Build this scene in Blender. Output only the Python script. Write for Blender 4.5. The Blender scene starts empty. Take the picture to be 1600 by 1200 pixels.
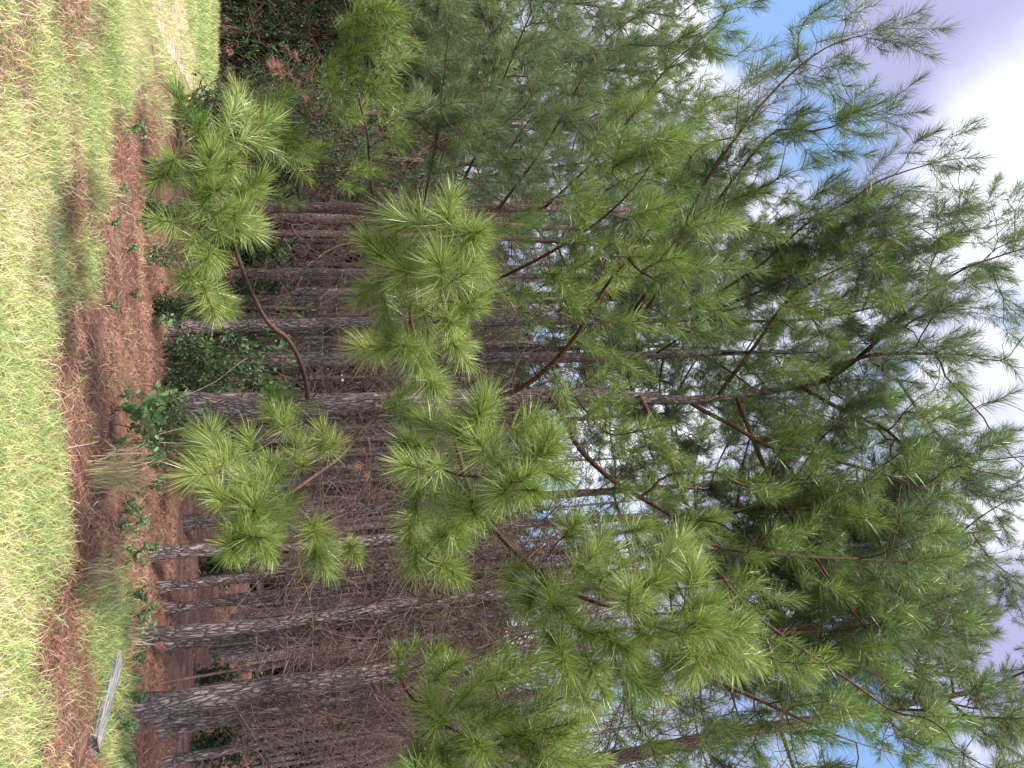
import bpy, math, random
import numpy as np
from mathutils import Vector, Matrix

random.seed(11)
RNG = np.random.default_rng(11)
C = bpy.context.scene.collection
R = math.radians

# ------------------------------------------------------------------ camera frame
FPX = 1209.0                      # focal length in photo pixels (1600 x 1200)
TH, PHI = R(17.0), R(1.6)         # camera looks up a little, slight roll
CAM = np.array([0.0, 0.0, 1.6])
FW = np.array([0, math.cos(TH), math.sin(TH)])
U0 = np.array([0, -math.sin(TH), math.cos(TH)])
R0 = np.array([1.0, 0, 0])
RT = R0 * math.cos(PHI) - U0 * math.sin(PHI)
UP = U0 * math.cos(PHI) + R0 * math.sin(PHI)
ZV = np.array([0, 0, 1.0])

def at(px, py, d):
    """world point seen at photo pixel (px, py) (px runs up, py runs right), d metres deep"""
    return CAM + FW * d + RT * ((py - 600) / FPX * d) + UP * ((px - 800) / FPX * d)

def ground_at(px, py):
    v = FW + RT * ((py - 600) / FPX) + UP * ((px - 800) / FPX)
    k = -CAM[2] / v[2]
    return CAM + v * k

def depth_of(p):
    return float(np.dot(np.asarray(p) - CAM, FW))

def unit(v):
    v = np.asarray(v, float)
    n = np.linalg.norm(v, axis=-1, keepdims=True)
    return v / np.maximum(n, 1e-9)

# ------------------------------------------------------------------ smooth value noise
_G = np.random.default_rng(5).random((64, 64))
def vnoise(x, y, s=1.0):
    x = np.asarray(x, float) * s; y = np.asarray(y, float) * s
    xi = np.floor(x).astype(int); yi = np.floor(y).astype(int)
    fx = x - xi; fy = y - yi
    fx = fx * fx * (3 - 2 * fx); fy = fy * fy * (3 - 2 * fy)
    a = _G[xi % 64, yi % 64]; b = _G[(xi + 1) % 64, yi % 64]
    c = _G[xi % 64, (yi + 1) % 64]; d = _G[(xi + 1) % 64, (yi + 1) % 64]
    return (a * (1 - fx) + b * fx) * (1 - fy) + (c * (1 - fx) + d * fx) * fy

def height(x, y):
    return 0.07 * (vnoise(x, y, .5) - .5) + 0.03 * (vnoise(x + 9, y + 4, 1.7) - .5)

# ------------------------------------------------------------------ mesh helpers
def mesh_from(name, V, tris=None, quads=None, attrs=None, smooth=False, mat=None):
    V = np.asarray(V, np.float32)
    nt = 0 if tris is None else len(tris); nq = 0 if quads is None else len(quads)
    me = bpy.data.meshes.new(name)
    me.vertices.add(len(V)); me.vertices.foreach_set('co', V.ravel())
    loops = []
    starts = []
    if nt: loops.append(np.asarray(tris, np.int32).ravel()); starts.append(np.arange(nt) * 3)
    if nq: loops.append(np.asarray(quads, np.int32).ravel()); starts.append(nt * 3 + np.arange(nq) * 4)
    loops = np.concatenate(loops); starts = np.concatenate(starts).astype(np.int32)
    me.loops.add(len(loops)); me.loops.foreach_set('vertex_index', loops)
    me.polygons.add(nt + nq); me.polygons.foreach_set('loop_start', starts)
    if smooth: me.polygons.foreach_set('use_smooth', np.ones(nt + nq, bool))
    for k, a in (attrs or {}).items():
        at_ = me.attributes.new(k, 'FLOAT', 'POINT'); at_.data.foreach_set('value', np.asarray(a, np.float32))
    me.update(calc_edges=True)
    if mat: me.materials.append(mat)
    return me

def link(name, me, parent=None):
    o = bpy.data.objects.new(name, me); C.objects.link(o)
    if parent: o.parent = parent
    return o

def empty(name, loc, label, cat, group=None):
    o = bpy.data.objects.new(name, None); C.objects.link(o)
    o.location = tuple(float(v) for v in loc); o.empty_display_size = .2
    tag(o, label, cat, group); return o

def tag(o, label=None, cat=None, group=None, kind=None):
    if label: o['label'] = label
    if cat: o['category'] = cat
    if group: o['group'] = group
    if kind: o['kind'] = kind
    return o

class Tubes:
    """collects tapered tubes into one mesh"""
    def __init__(s): s.V = []; s.Q = []; s.T = []; s.a = []; s.n = 0
    def add(s, pts, rad, sides=6, rough=0.0, tint=0.5, rng=RNG, cap=True):
        pts = np.asarray(pts, float); n = len(pts)
        rad = np.asarray(rad, float) * np.ones(n)
        tg = np.gradient(pts, axis=0); tg = unit(tg)
        ref = np.array([0.31, 0.87, 0.2]) if abs(tg[0][2]) > .7 else ZV
        e1 = unit(np.cross(tg, ref)); e2 = np.cross(tg, e1)
        an = np.arange(sides) / sides * 2 * math.pi
        rr = rad[:, None] * (1 + rough * rng.normal(size=(n, sides)))
        P = pts[:, None, :] + rr[..., None] * (np.cos(an)[None, :, None] * e1[:, None, :] + np.sin(an)[None, :, None] * e2[:, None, :])
        s.V.append(P.reshape(-1, 3)); s.a.append(np.full(n * sides, tint))
        i = np.arange(n - 1)[:, None] * sides; j = np.arange(sides)[None, :]; k = (j + 1) % sides
        q = np.stack([i + j, i + k, i + sides + k, i + sides + j], -1).reshape(-1, 4) + s.n
        s.Q.append(q)
        if cap:
            j = np.arange(1, sides - 1); b = s.n + (n - 1) * sides
            s.T.append(np.stack([np.full_like(j, b), b + j, b + j + 1], -1))
        s.n += n * sides
    def mesh(s, name, mat):
        return mesh_from(name, np.concatenate(s.V), np.concatenate(s.T) if s.T else None, np.concatenate(s.Q), {'tint': np.concatenate(s.a)}, True, mat)

# ------------------------------------------------------------------ node helpers / materials
def new_mat(name):
    m = bpy.data.materials.new(name); m.use_nodes = True
    nt = m.node_tree; nt.nodes.clear()
    return m, nt, nt.nodes, nt.links

def ramp(nt, fac, stops, interp='LINEAR'):
    n = nt.nodes.new('ShaderNodeValToRGB'); n.color_ramp.interpolation = interp
    el = n.color_ramp.elements
    while len(el) > 1: el.remove(el[-1])
    el[0].position = stops[0][0]; el[0].color = (*stops[0][1], 1)
    for p, c in stops[1:]:
        e = el.new(p); e.color = (*c, 1)
    nt.links.new(fac, n.inputs[0]); return n.outputs[0]

def leafy(name, stops, rough=.5, trans=.25, spec=.4, rnd=.35):
    """thin foliage: a tint attribute picks the colour, a little light comes through"""
    m, nt, N, L = new_mat(name)
    a = N.new('ShaderNodeAttribute'); a.attribute_name = 'tint'
    oi = N.new('ShaderNodeObjectInfo')
    mr = N.new('ShaderNodeMapRange'); mr.inputs['To Min'].default_value = -rnd / 2; mr.inputs['To Max'].default_value = rnd / 2
    L.new(oi.outputs['Random'], mr.inputs['Value'])
    ad = N.new('ShaderNodeMath'); ad.operation = 'ADD'; L.new(a.outputs['Fac'], ad.inputs[0]); L.new(mr.outputs[0], ad.inputs[1])
    col = ramp(nt, ad.outputs[0], stops)
    b = N.new('ShaderNodeBsdfPrincipled'); L.new(col, b.inputs['Base Color'])
    b.inputs['Roughness'].default_value = rough; b.inputs['Specular IOR Level'].default_value = spec
    t = N.new('ShaderNodeBsdfTranslucent'); L.new(col, t.inputs['Color'])
    mx = N.new('ShaderNodeMixShader'); mx.inputs[0].default_value = trans
    L.new(b.outputs[0], mx.inputs[1]); L.new(t.outputs[0], mx.inputs[2])
    o = N.new('ShaderNodeOutputMaterial'); L.new(mx.outputs[0], o.inputs[0])
    return m

def bark_mat(name, dark, mid, light, scale=1.0, bump=.03):
    m, nt, N, L = new_mat(name)
    tc = N.new('ShaderNodeTexCoord')
    mp = N.new('ShaderNodeMapping'); mp.inputs['Scale'].default_value = (scale, scale, scale * .22)
    L.new(tc.outputs['Object'], mp.inputs[0])
    ns = N.new('ShaderNodeTexNoise'); ns.inputs['Scale'].default_value = 9; ns.inputs['Detail'].default_value = 5
    L.new(mp.outputs[0], ns.inputs['Vector'])
    wa = N.new('ShaderNodeVectorMath'); wa.operation = 'MULTIPLY_ADD'; wa.inputs[1].default_value = (.2, .2, .2)
    L.new(ns.outputs['Color'], wa.inputs[0]); L.new(mp.outputs[0], wa.inputs[2])
    vo = N.new('ShaderNodeTexVoronoi'); vo.feature = 'DISTANCE_TO_EDGE'; vo.inputs['Scale'].default_value = 24
    L.new(wa.outputs[0], vo.inputs['Vector'])
    vc = N.new('ShaderNodeTexVoronoi'); vc.inputs['Scale'].default_value = 24
    L.new(wa.outputs[0], vc.inputs['Vector'])
    edge = ramp(nt, vo.outputs['Distance'], [(0, (.1, .1, .1)), (.10, (.55, .55, .55)), (.3, (1, 1, 1))])
    n2 = N.new('ShaderNodeTexNoise'); n2.inputs['Scale'].default_value = 60; n2.inputs['Detail'].default_value = 6
    L.new(mp.outputs[0], n2.inputs['Vector'])
    sep = N.new('ShaderNodeSeparateColor'); L.new(vc.outputs['Color'], sep.inputs[0])
    mixn = N.new('ShaderNodeMath'); mixn.operation = 'MULTIPLY_ADD'; mixn.inputs[1].default_value = .45
    L.new(sep.outputs[0], mixn.inputs[0])
    h5 = N.new('ShaderNodeMath'); h5.operation = 'MULTIPLY'; h5.inputs[1].default_value = .6
    L.new(n2.outputs['Fac'], h5.inputs[0]); L.new(h5.outputs[0], mixn.inputs[2])
    plate = ramp(nt, mixn.outputs[0], [(.12, mid), (.75, light)])
    mx = N.new('ShaderNodeMix'); mx.data_type = 'RGBA'; mx.inputs[6].default_value = (*dark, 1)
    L.new(edge, mx.inputs[0]); L.new(plate, mx.inputs[7])
    b = N.new('ShaderNodeBsdfPrincipled'); b.inputs['Roughness'].default_value = .9; b.inputs['Specular IOR Level'].default_value = .2
    L.new(mx.outputs[2], b.inputs['Base Color'])
    hs = N.new('ShaderNodeMath'); hs.operation = 'MULTIPLY_ADD'; hs.inputs[1].default_value = .35
    L.new(n2.outputs['Fac'], hs.inputs[0]); L.new(edge, hs.inputs[2])
    bp = N.new('ShaderNodeBump'); bp.inputs['Strength'].default_value = 1; bp.inputs['Distance'].default_value = bump
    L.new(hs.outputs[0], bp.inputs['Height']); L.new(bp.outputs[0], b.inputs['Normal'])
    o = N.new('ShaderNodeOutputMaterial'); L.new(b.outputs[0], o.inputs[0])
    return m

def twig_mat(name, c0, c1, scale=30):
    m, nt, N, L = new_mat(name)
    tc = N.new('ShaderNodeTexCoord'); ns = N.new('ShaderNodeTexNoise'); ns.inputs['Scale'].default_value = scale; ns.inputs['Detail'].default_value = 4
    L.new(tc.outputs['Object'], ns.inputs['Vector'])
    col = ramp(nt, ns.outputs['Fac'], [(.3, c0), (.7, c1)])
    b = N.new('ShaderNodeBsdfPrincipled'); b.inputs['Roughness'].default_value = .85; b.inputs['Specular IOR Level'].default_value = .2
    L.new(col, b.inputs['Base Color'])
    bp = N.new('ShaderNodeBump'); bp.inputs['Distance'].default_value = .004; L.new(ns.outputs['Fac'], bp.inputs['Height']); L.new(bp.outputs[0], b.inputs['Normal'])
    o = N.new('ShaderNodeOutputMaterial'); L.new(b.outputs[0], o.inputs[0])
    return m

M = {}
M['needle'] = leafy('pine_needle_green', [(0, (.032, .060, .012)), (.4, (.085, .150, .026)), (.75, (.180, .250, .048)), (1, (.33, .36, .12))], .34, .36, .5, .12)
M['needle_old'] = leafy('pine_needle_dark', [(0, (.045, .075, .028)), (.5, (.110, .165, .062)), (1, (.22, .265, .12))], .38, .36, .45, .25)
M['needle_dead'] = leafy('pine_needle_dead', [(0, (.10, .05, .033)), (.5, (.20, .098, .068)), (1, (.30, .17, .11))], .6, .2, .25, .1)
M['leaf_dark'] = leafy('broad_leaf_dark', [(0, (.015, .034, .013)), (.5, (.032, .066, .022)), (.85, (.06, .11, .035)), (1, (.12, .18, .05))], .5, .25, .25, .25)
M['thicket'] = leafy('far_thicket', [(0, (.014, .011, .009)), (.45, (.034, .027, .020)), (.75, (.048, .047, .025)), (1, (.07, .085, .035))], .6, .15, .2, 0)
M['leaf_fresh'] = leafy('broad_leaf_fresh', [(0, (.045, .085, .03)), (.5, (.08, .15, .05)), (1, (.15, .23, .09))], .42, .3, .4, .2)
M['grass'] = leafy('grass_blades', [(0, (.09, .15, .05)), (.3, (.20, .29, .085)), (.58, (.37, .42, .14)), (.82, (.54, .50, .26)), (1, (.60, .44, .32))], .5, .3, .35, 0)
M['straw'] = leafy('pine_straw', [(0, (.10, .046, .030)), (.4, (.215, .104, .070)), (.75, (.35, .19, .133)), (1, (.56, .40, .30))], .6, .1, .25, 0)
M['dry_grass'] = leafy('dry_grass', [(0, (.20, .21, .08)), (.5, (.40, .33, .18)), (1, (.55, .45, .31))], .6, .25, .25, .1)
M['bark'] = bark_mat('pine_bark', (.040, .026, .024), (.125, .088, .083), (.255, .198, .190), 1.0, .03)
M['bark_red'] = bark_mat('pine_bark_red', (.035, .020, .018), (.12, .072, .064), (.25, .17, .15), 1.3, .02)
M['branch'] = twig_mat('branch_bark', (.028, .017, .013), (.10, .054, .038), 25)
M['shoot'] = twig_mat('young_branch_bark', (.06, .032, .018), (.15, .085, .045), 25)
M['dead'] = twig_mat('dead_twig_bark', (.045, .028, .023), (.165, .108, .088), 14)
M['pale'] = twig_mat('pale_twig_bark', (.16, .13, .11), (.34, .29, .25), 14)

# ------------------------------------------------------------------ pine needles
class Tufts:
    def __init__(s): s.r = []
    def add(s, p, d, S, L, W, n, tint): s.r.append((p[0], p[1], p[2], d[0], d[1], d[2], S, L, W, n, tint))
    def mesh(s, name, mat, rng=RNG, bend=True, grav=.10, spread=(98, 20)):
        A = np.array(s.r); cnt = A[:, 9].astype(int); idx = np.repeat(np.arange(len(A)), cnt); m = len(idx)
        D = unit(A[:, 3:6]); ref = np.where(np.abs(D[:, 2:3]) > .8, np.array([[1., 0, 0]]), np.array([[0, 0, 1.]]))
        E1 = unit(np.cross(D, ref)); E2 = np.cross(D, E1)
        u = rng.random(m) ** .8
        base = A[idx, 0:3] + D[idx] * (A[idx, 6] * u)[:, None]
        al = np.radians(spread[0] + (spread[1] - spread[0]) * u + rng.normal(0, 9, m))
        ph = rng.random(m) * 2 * math.pi
        d = D[idx] * np.cos(al)[:, None] + (E1[idx] * np.cos(ph)[:, None] + E2[idx] * np.sin(ph)[:, None]) * np.sin(al)[:, None]
        Ln = A[idx, 7] * (.66 + .48 * rng.random(m))
        side = unit(np.cross(d, rng.normal(size=(m, 3)))) * (A[idx, 8] / 2)[:, None]
        drop = grav * Ln * (.4 + .8 * rng.random(m)); 
        tip = base + d * Ln[:, None]; tip[:, 2] -= drop
        tint = A[idx, 10] + rng.normal(0, .19, m)
        if bend:
            mid = base + d * (Ln * .55)[:, None]; mid[:, 2] -= drop * .22
            V = np.stack([base - side, base + side, mid - side * .9, mid + side * .9, tip], 1).reshape(-1, 3)
            k = np.arange(m)[:, None] * 5
            T = k + np.array([[2, 3, 4]]); Q = k + np.array([[0, 1, 3, 2]])
            return mesh_from(name, V, T, Q, {'tint': np.repeat(tint, 5)}, False, mat)
        V = np.stack([base - side, base + side, tip], 1).reshape(-1, 3)
        T = np.arange(m * 3).reshape(-1, 3)
        return mesh_from(name, V, T, None, {'tint': np.repeat(tint, 3)}, False, mat)

# ------------------------------------------------------------------ branch growth: join tips to a limb
def spline(pts, step=.18):
    """Catmull-Rom through pts, resampled"""
    P = np.asarray(pts, float); P = np.vstack([2 * P[0] - P[1], P, 2 * P[-1] - P[-2]])
    out = []
    for i in range(1, len(P) - 2):
        n = max(2, int(np.linalg.norm(P[i + 1] - P[i]) / step))
        for t in np.arange(n) / n:
            a, b, c, d = P[i - 1], P[i], P[i + 1], P[i + 2]
            out.append(.5 * (2 * b + (c - a) * t + (2 * a - 5 * b + 4 * c - d) * t * t + (3 * b - a - 3 * c + d) * t ** 3))
    out.append(P[-2]); return np.array(out)

def grow(limb, tips, up=.45, start=.25, pathw=.25, rng=RNG):
    """limb: polyline from the trunk outwards. Returns nodes, parents, list of tip node ids, directions."""
    nodes = [p for p in limb]; par = [i - 1 for i in range(len(limb))]
    pl = [0.0]
    for i in range(1, len(limb)): pl.append(pl[-1] + np.linalg.norm(limb[i] - limb[i - 1]))
    tg = list(unit(np.gradient(limb, axis=0)))
    tips = np.asarray(tips, float).reshape(-1, 3); n = len(tips)
    first = int(len(limb) * start)
    best = np.full(n, 1e9); bi = np.zeros(n, int)
    def upd(ids):
        X = np.array([nodes[i] for i in ids]); W = np.array([pl[i] for i in ids]); G = np.array([tg[i] for i in ids])
        v = tips[:, None, :] - X[None]; dist = np.linalg.norm(v, axis=2)
        cosv = (v * G[None]).sum(2) / np.maximum(dist, 1e-6)
        c = dist * (1.35 - .35 * cosv) + pathw * W[None]
        k = c.argmin(1); cm = c[np.arange(n), k]
        b = cm < best; best[b] = cm[b]; bi[b] = np.array(ids)[k[b]]
    upd(list(range(first, len(limb))))
    done = np.zeros(n, bool); res = []
    for _ in range(n):
        cc = np.where(done, 1e9, best); k = int(cc.argmin()); done[k] = True
        a = nodes[bi[k]]; b = tips[k]; v = b - a; ln = np.linalg.norm(v)
        if ln < .03: res.append((bi[k], tg[bi[k]], k)); continue
        g = tg[bi[k]]
        d0 = unit(unit(v) * .75 + g * .45 + rng.normal(0, .10, 3))
        d1 = unit(unit(v) * .8 + ZV * up + g * .25 + rng.normal(0, .15, 3))
        c1 = a + d0 * ln * .35; c2 = b - d1 * ln * .35
        ns = max(2, int(ln / .16)); ids = []; prev = bi[k]
        for t in np.arange(1, ns + 1) / ns:
            p = a * (1 - t) ** 3 + 3 * c1 * t * (1 - t) ** 2 + 3 * c2 * t * t * (1 - t) + b * t ** 3
            if t < 1: p = p + rng.normal(0, .012, 3)
            nodes.append(p); par.append(prev); tg.append(unit(p - nodes[prev])); pl.append(pl[prev] + np.linalg.norm(p - nodes[prev]))
            prev = len(nodes) - 1; ids.append(prev)
        res.append((prev, d1, k)); upd(ids)
    return np.array(nodes), np.array(par), res

def branch_tubes(nodes, par, tipr=.0035, ex=2.5, rmax=None, r0=None, nl=0, tb=None, sides=5):
    n = len(nodes); ch = [[] for _ in range(n)]
    for i in range(n):
        if par[i] >= 0: ch[par[i]].append(i)
    r = np.zeros(n)
    for i in range(n - 1, -1, -1):
        if not ch[i]: r[i] = tipr
        else: r[i] = sum(r[c] ** ex for c in ch[i]) ** (1 / ex)
        if ch[i] and len(ch[i]) == 1: r[i] = r[ch[i][0]] + .0004
    if r0: r[:] = tipr + (r - tipr) * max(0, (r0 - tipr)) / max(r[0] - tipr, 1e-6)
    tb = tb or Tubes()
    stack = [(0, -1)]
    while stack:
        s, p = stack.pop()
        chain = ([p] if p >= 0 else []) + [s]; cur = s
        while ch[cur]:
            c = sorted(ch[cur], key=lambda k: -r[k])
            for k in c[1:]: stack.append((k, cur))
            cur = c[0]; chain.append(cur)
        if len(chain) < 2: continue
        rr = r[chain].copy()
        if p >= 0: rr[0] = rr[1]
        tb.add(nodes[chain], rr, sides if rr.max() < .02 else sides + 3)
    return tb

def shoots(tf, tb, p, d, size, dens, tint, W, rng=RNG, k=3, L=.2, SL=.25):
    """a pine branch end: a main shoot and a few side shoots, each with its brush of needles"""
    d = unit(d); S = SL * size * (.65 + .7 * rng.random()); L = L * (.78 + .36 * rng.random()); tint = tint + rng.normal(0, .06); dens = dens * (.7 + .5 * rng.random())
    if rng.random() < (.22 if SL < .25 else .05): d = unit(d - ZV * .35)
    tb.add([p - d * .02, p + d * S * .95], [.0055, .003], 4)
    tf.add(p - d * S * .15, d, S * 1.15, L * size, W, int(dens * 1.2), tint)
    e = unit(np.cross(d, rng.normal(size=3))); f = np.cross(d, e)
    a0 = rng.random() * 6.28
    for j in range(k):
        a = a0 + j * 2 * math.pi / max(k, 1) + rng.normal(0, .3)
        dd = unit(d * .95 + (e * math.cos(a) + f * math.sin(a)) * .55 + ZV * .38)
        q = p - d * S * (.2 + .9 * rng.random()); s2 = S * (.55 + .5 * rng.random())
        tb.add([q, q + dd * s2 * 1.3], [.0032, .0022], 4)
        tf.add(q + dd * s2 * .3, dd, s2 * 1.0, L * size * (.8 + .2 * rng.random()), W, int(dens * .75), tint + rng.normal(0, .06))

def bough(parent, origin, limb_pts, tips, r0, dens=120, W=.0036, mat='needle', size=1.0, tint=.5, k=3, up=.45, start=.25, L=.2, bark='branch', sl=.31, name='branch'):
    """one living bough as a part: wood, with its needles as a sub-part"""
    limb = spline(limb_pts)
    nodes, par, res = grow(limb, tips, up, start)
    tb = branch_tubes(nodes - origin, par, r0=r0)
    tf = Tufts(); near = .23 < L < .25 or L > .28
    # the limb's own end
    ends = [(len(limb) - 1, unit(limb[-1] - limb[-2]) , None)] + res
    for nid, d, kk in ends:
        dd = unit(d + RNG.normal(0, .12, 3))
        shoots(tf, tb, nodes[nid] - origin, dd, size * (.85 + .3 * RNG.random()), dens, tint + RNG.normal(0, .07), W, k=k, L=L, SL=.19 if near else sl)
    w = link(name, tb.mesh(name, M[bark]), parent)
    link('needles', tf.mesh('needles', M[mat], spread=(95, 18) if near else (76, 19)), w)
    return w

def trunk_obj(parent, origin, pts, radii, mat='bark', sides=14, rough=.035, flare=True):
    P = spline(pts, .22); t = np.linspace(0, 1, len(P))
    cum = np.r_[0, np.cumsum(np.linalg.norm(np.diff(np.asarray(pts, float), axis=0), axis=1))]; cum /= cum[-1]
    rr = np.interp(t, cum, radii)
    if flare: rr = rr * (1 + .35 * np.exp(-np.linalg.norm(P - P[0], axis=1) / .16))
    P = P + np.c_[RNG.normal(0, .006, (len(P), 2)), np.zeros(len(P))]
    tb = Tubes(); tb.add(P - origin, rr, sides, rough)
    return link('trunk', tb.mesh('trunk', M[mat]), parent)

def around(path, n, rad, lo=.3, hi=1.0, flat=.8, rng=RNG):
    """random branch ends spread round the outer part of a limb"""
    P = spline(path, .1); i = (lo + (hi - lo) * rng.random(n)) * (len(P) - 1)
    b = P[i.astype(int)]; o = rng.normal(0, 1, (n, 3)) * rad; o[:, 2] *= flat
    return b + o

def px(lst): return [at(*p) for p in lst]

def atY(px_, py_, Y):
    v = FW + RT * ((py_ - 600) / FPX) + UP * ((px_ - 800) / FPX)
    return CAM + v * (Y / v[1])
def pts(lst): return np.array([atY(*p) for p in lst])
def gz(p): return np.array([p[0], p[1], float(height(p[0], p[1]))])

# ================================================================== SETTING: ground
EDGE = np.array([ground_at(*p) for p in [(225, -350), (235, -150), (232, 0), (200, 100), (178, 170), (155, 240), (146, 330), (138, 430), (112, 520), (88, 570), (96, 650), (92, 740), (95, 830), (88, 900), (62, 960), (60, 1020), (75, 1090), (70, 1180), (75, 1350), (80, 1600)]])
EDGE = EDGE[EDGE[:, 0].argsort()]
WOOD = np.array([ground_at(*p) for p in [(348, -200), (342, 0), (338, 120), (325, 170), (255, 215), (232, 300), (225, 420), (232, 520), (215, 600), (205, 680), (212, 760), (222, 850), (222, 950), (200, 1100), (195, 1300), (195, 1600)]])
WOOD = WOOD[WOOD[:, 0].argsort()]
def lawn_w(x, y):
    """1 on the lawn, 0 on the needle litter, mixed weeds between"""
    e = np.interp(x, EDGE[:, 0], EDGE[:, 1]); w = np.interp(x, WOOD[:, 0], WOOD[:, 1])
    n = vnoise(x, y, 1.1) * .6 + vnoise(x + 31, y, 3.1) * .4
    lawn = np.clip((e - y) / .7 + .5 + (n - .5) * 1.8, 0, 1)
    bare = np.clip((vnoise(x + 3.3, y + 8.1, .9) * .6 + vnoise(x + 13, y + 7, 2.6) * .4 - .57) * 6, 0, 1)
    lawn = lawn * (1 - .82 * bare)
    side = np.clip(np.maximum((x - 1.35) / .8, (-3.5 - x) / .9), 0, 1)     # weeds between lawn and trees, left and right
    weeds = side * np.clip((w - y) / .5 + .2, 0, 1) * np.clip((n - .40) * 5, 0, 1) * .8
    behind = (x < -5.2) * (y < w - .6) * 1.0
    weeds = np.maximum(weeds, behind * .95)
    litter_grass = .07 * np.clip((vnoise(x + 17, y + 29, 2.2) - .52) * 6, 0, 1) * (y < w + .3)
    return np.maximum(np.maximum(lawn, weeds), litter_grass)

fx = np.r_[-400, -250, -150, -90, -60, -40, -28, -20, -16, np.arange(-13, 13.01, .12), 16, 20, 28, 40, 60, 90, 150, 250, 400]
fy = np.r_[-300, -150, -80, -40, -20, -10, -4, 0, 2, np.arange(3.5, 22, .12), 22.5, 23.5, 25, 28, 32, 38, 46, 60, 90, 150, 250, 500]
GX, GY = np.meshgrid(fx, fy, indexing='ij'); nx, ny = GX.shape
GZ = height(GX, GY)
i, j = np.meshgrid(np.arange(nx - 1), np.arange(ny - 1), indexing='ij'); k = i * ny + j
quads = np.stack([k, k + ny, k + ny + 1, k + 1], -1).reshape(-1, 4)
lw = lawn_w(GX, GY)
lw = np.where((GY < 2), 1, lw)
m, nt, N, L = new_mat('soil_and_litter')
tc = N.new('ShaderNodeTexCoord')
n1 = N.new('ShaderNodeTexNoise'); n1.inputs['Scale'].default_value = 38; n1.inputs['Detail'].default_value = 8; n1.inputs['Roughness'].default_value = .75
n2 = N.new('ShaderNodeTexNoise'); n2.inputs['Scale'].default_value = 2.2; n2.inputs['Detail'].default_value = 5
L.new(tc.outputs['Object'], n1.inputs['Vector']); L.new(tc.outputs['Object'], n2.inputs['Vector'])
add = N.new('ShaderNodeMath'); add.operation = 'MULTIPLY_ADD'; add.inputs[1].default_value = .5
L.new(n2.outputs['Fac'], add.inputs[0]); 
hm = N.new('ShaderNodeMath'); hm.operation = 'MULTIPLY'; hm.inputs[1].default_value = .5; L.new(n1.outputs['Fac'], hm.inputs[0]); L.new(hm.outputs[0], add.inputs[2])
litter = ramp(nt, add.outputs[0], [(.3, (.045, .023, .018)), (.5, (.13, .066, .048)), (.66, (.25, .14, .10))])
sod = ramp(nt, add.outputs[0], [(.3, (.10, .11, .04)), (.5, (.24, .23, .09)), (.66, (.38, .31, .17))])
aw = N.new('ShaderNodeAttribute'); aw.attribute_name = 'lawn'
mx = N.new('ShaderNodeMix'); mx.data_type = 'RGBA'; L.new(aw.outputs['Fac'], mx.inputs[0]); L.new(litter, mx.inputs[6]); L.new(sod, mx.inputs[7])
b = N.new('ShaderNodeBsdfPrincipled'); b.inputs['Roughness'].default_value = .95; b.inputs['Specular IOR Level'].default_value = .1
L.new(mx.outputs[2], b.inputs['Base Color'])
bp = N.new('ShaderNodeBump'); bp.inputs['Distance'].default_value = .03; L.new(n1.outputs['Fac'], bp.inputs['Height']); L.new(bp.outputs[0], b.inputs['Normal'])
o = N.new('ShaderNodeOutputMaterial'); L.new(b.outputs[0], o.inputs[0])
g = link('ground', mesh_from('ground', np.stack([GX, GY, GZ], -1).reshape(-1, 3), None, quads, {'lawn': lw.ravel()}, True, m)); tag(g, kind='structure')

# sandy track at the far left, a thin sheet on the ground
low = np.array([ground_at(*p) for p in [(226, -420), (231, -150), (236, 0), (254, 60), (287, 125), (308, 150), (321, 170)]])
hig = np.array([ground_at(*p) for p in [(276, -420), (284, -150), (290, 0), (296, 60), (313, 120), (323, 150), (329, 170)]])
lo_, hi_ = spline(low, .3), spline(hig, .3); tt = np.linspace(0, 1, 70)
def rs(P): return np.array([P[int(t * (len(P) - 1))] for t in tt])
lo_, hi_ = rs(lo_), rs(hi_); rows = []
for w in np.linspace(0, 1, 7):
    p = lo_ * (1 - w) + hi_ * w
    p = p + np.c_[.12 * (vnoise(p[:, 0], p[:, 1], 3) - .5), .35 * (vnoise(p[:, 0] + 7, p[:, 1], 3) - .5), np.zeros(len(p))]
    p[:, 2] = height(p[:, 0], p[:, 1]) + .008; rows.append(p)
rows = np.stack(rows, 1); a, bq = rows.shape[:2]
i, j = np.meshgrid(np.arange(a - 1), np.arange(bq - 1), indexing='ij'); k = i * bq + j
m, nt, N, L = new_mat('sandy_track')
tc = N.new('ShaderNodeTexCoord'); n1 = N.new('ShaderNodeTexNoise'); n1.inputs['Scale'].default_value = 5; n1.inputs['Detail'].default_value = 9
L.new(tc.outputs['Object'], n1.inputs['Vector'])
b = N.new('ShaderNodeBsdfPrincipled'); b.inputs['Roughness'].default_value = .95
L.new(ramp(nt, n1.outputs['Fac'], [(.35, (.20, .13, .09)), (.52, (.40, .27, .20)), (.7, (.56, .42, .33))]), b.inputs['Base Color'])
o = N.new('ShaderNodeOutputMaterial'); L.new(b.outputs[0], o.inputs[0])
tag(link('dirt_track', mesh_from('dirt_track', rows.reshape(-1, 3), None, np.stack([k, k + bq, k + bq + 1, k + 1], -1).reshape(-1, 4), None, True, m)), kind='structure')

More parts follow.
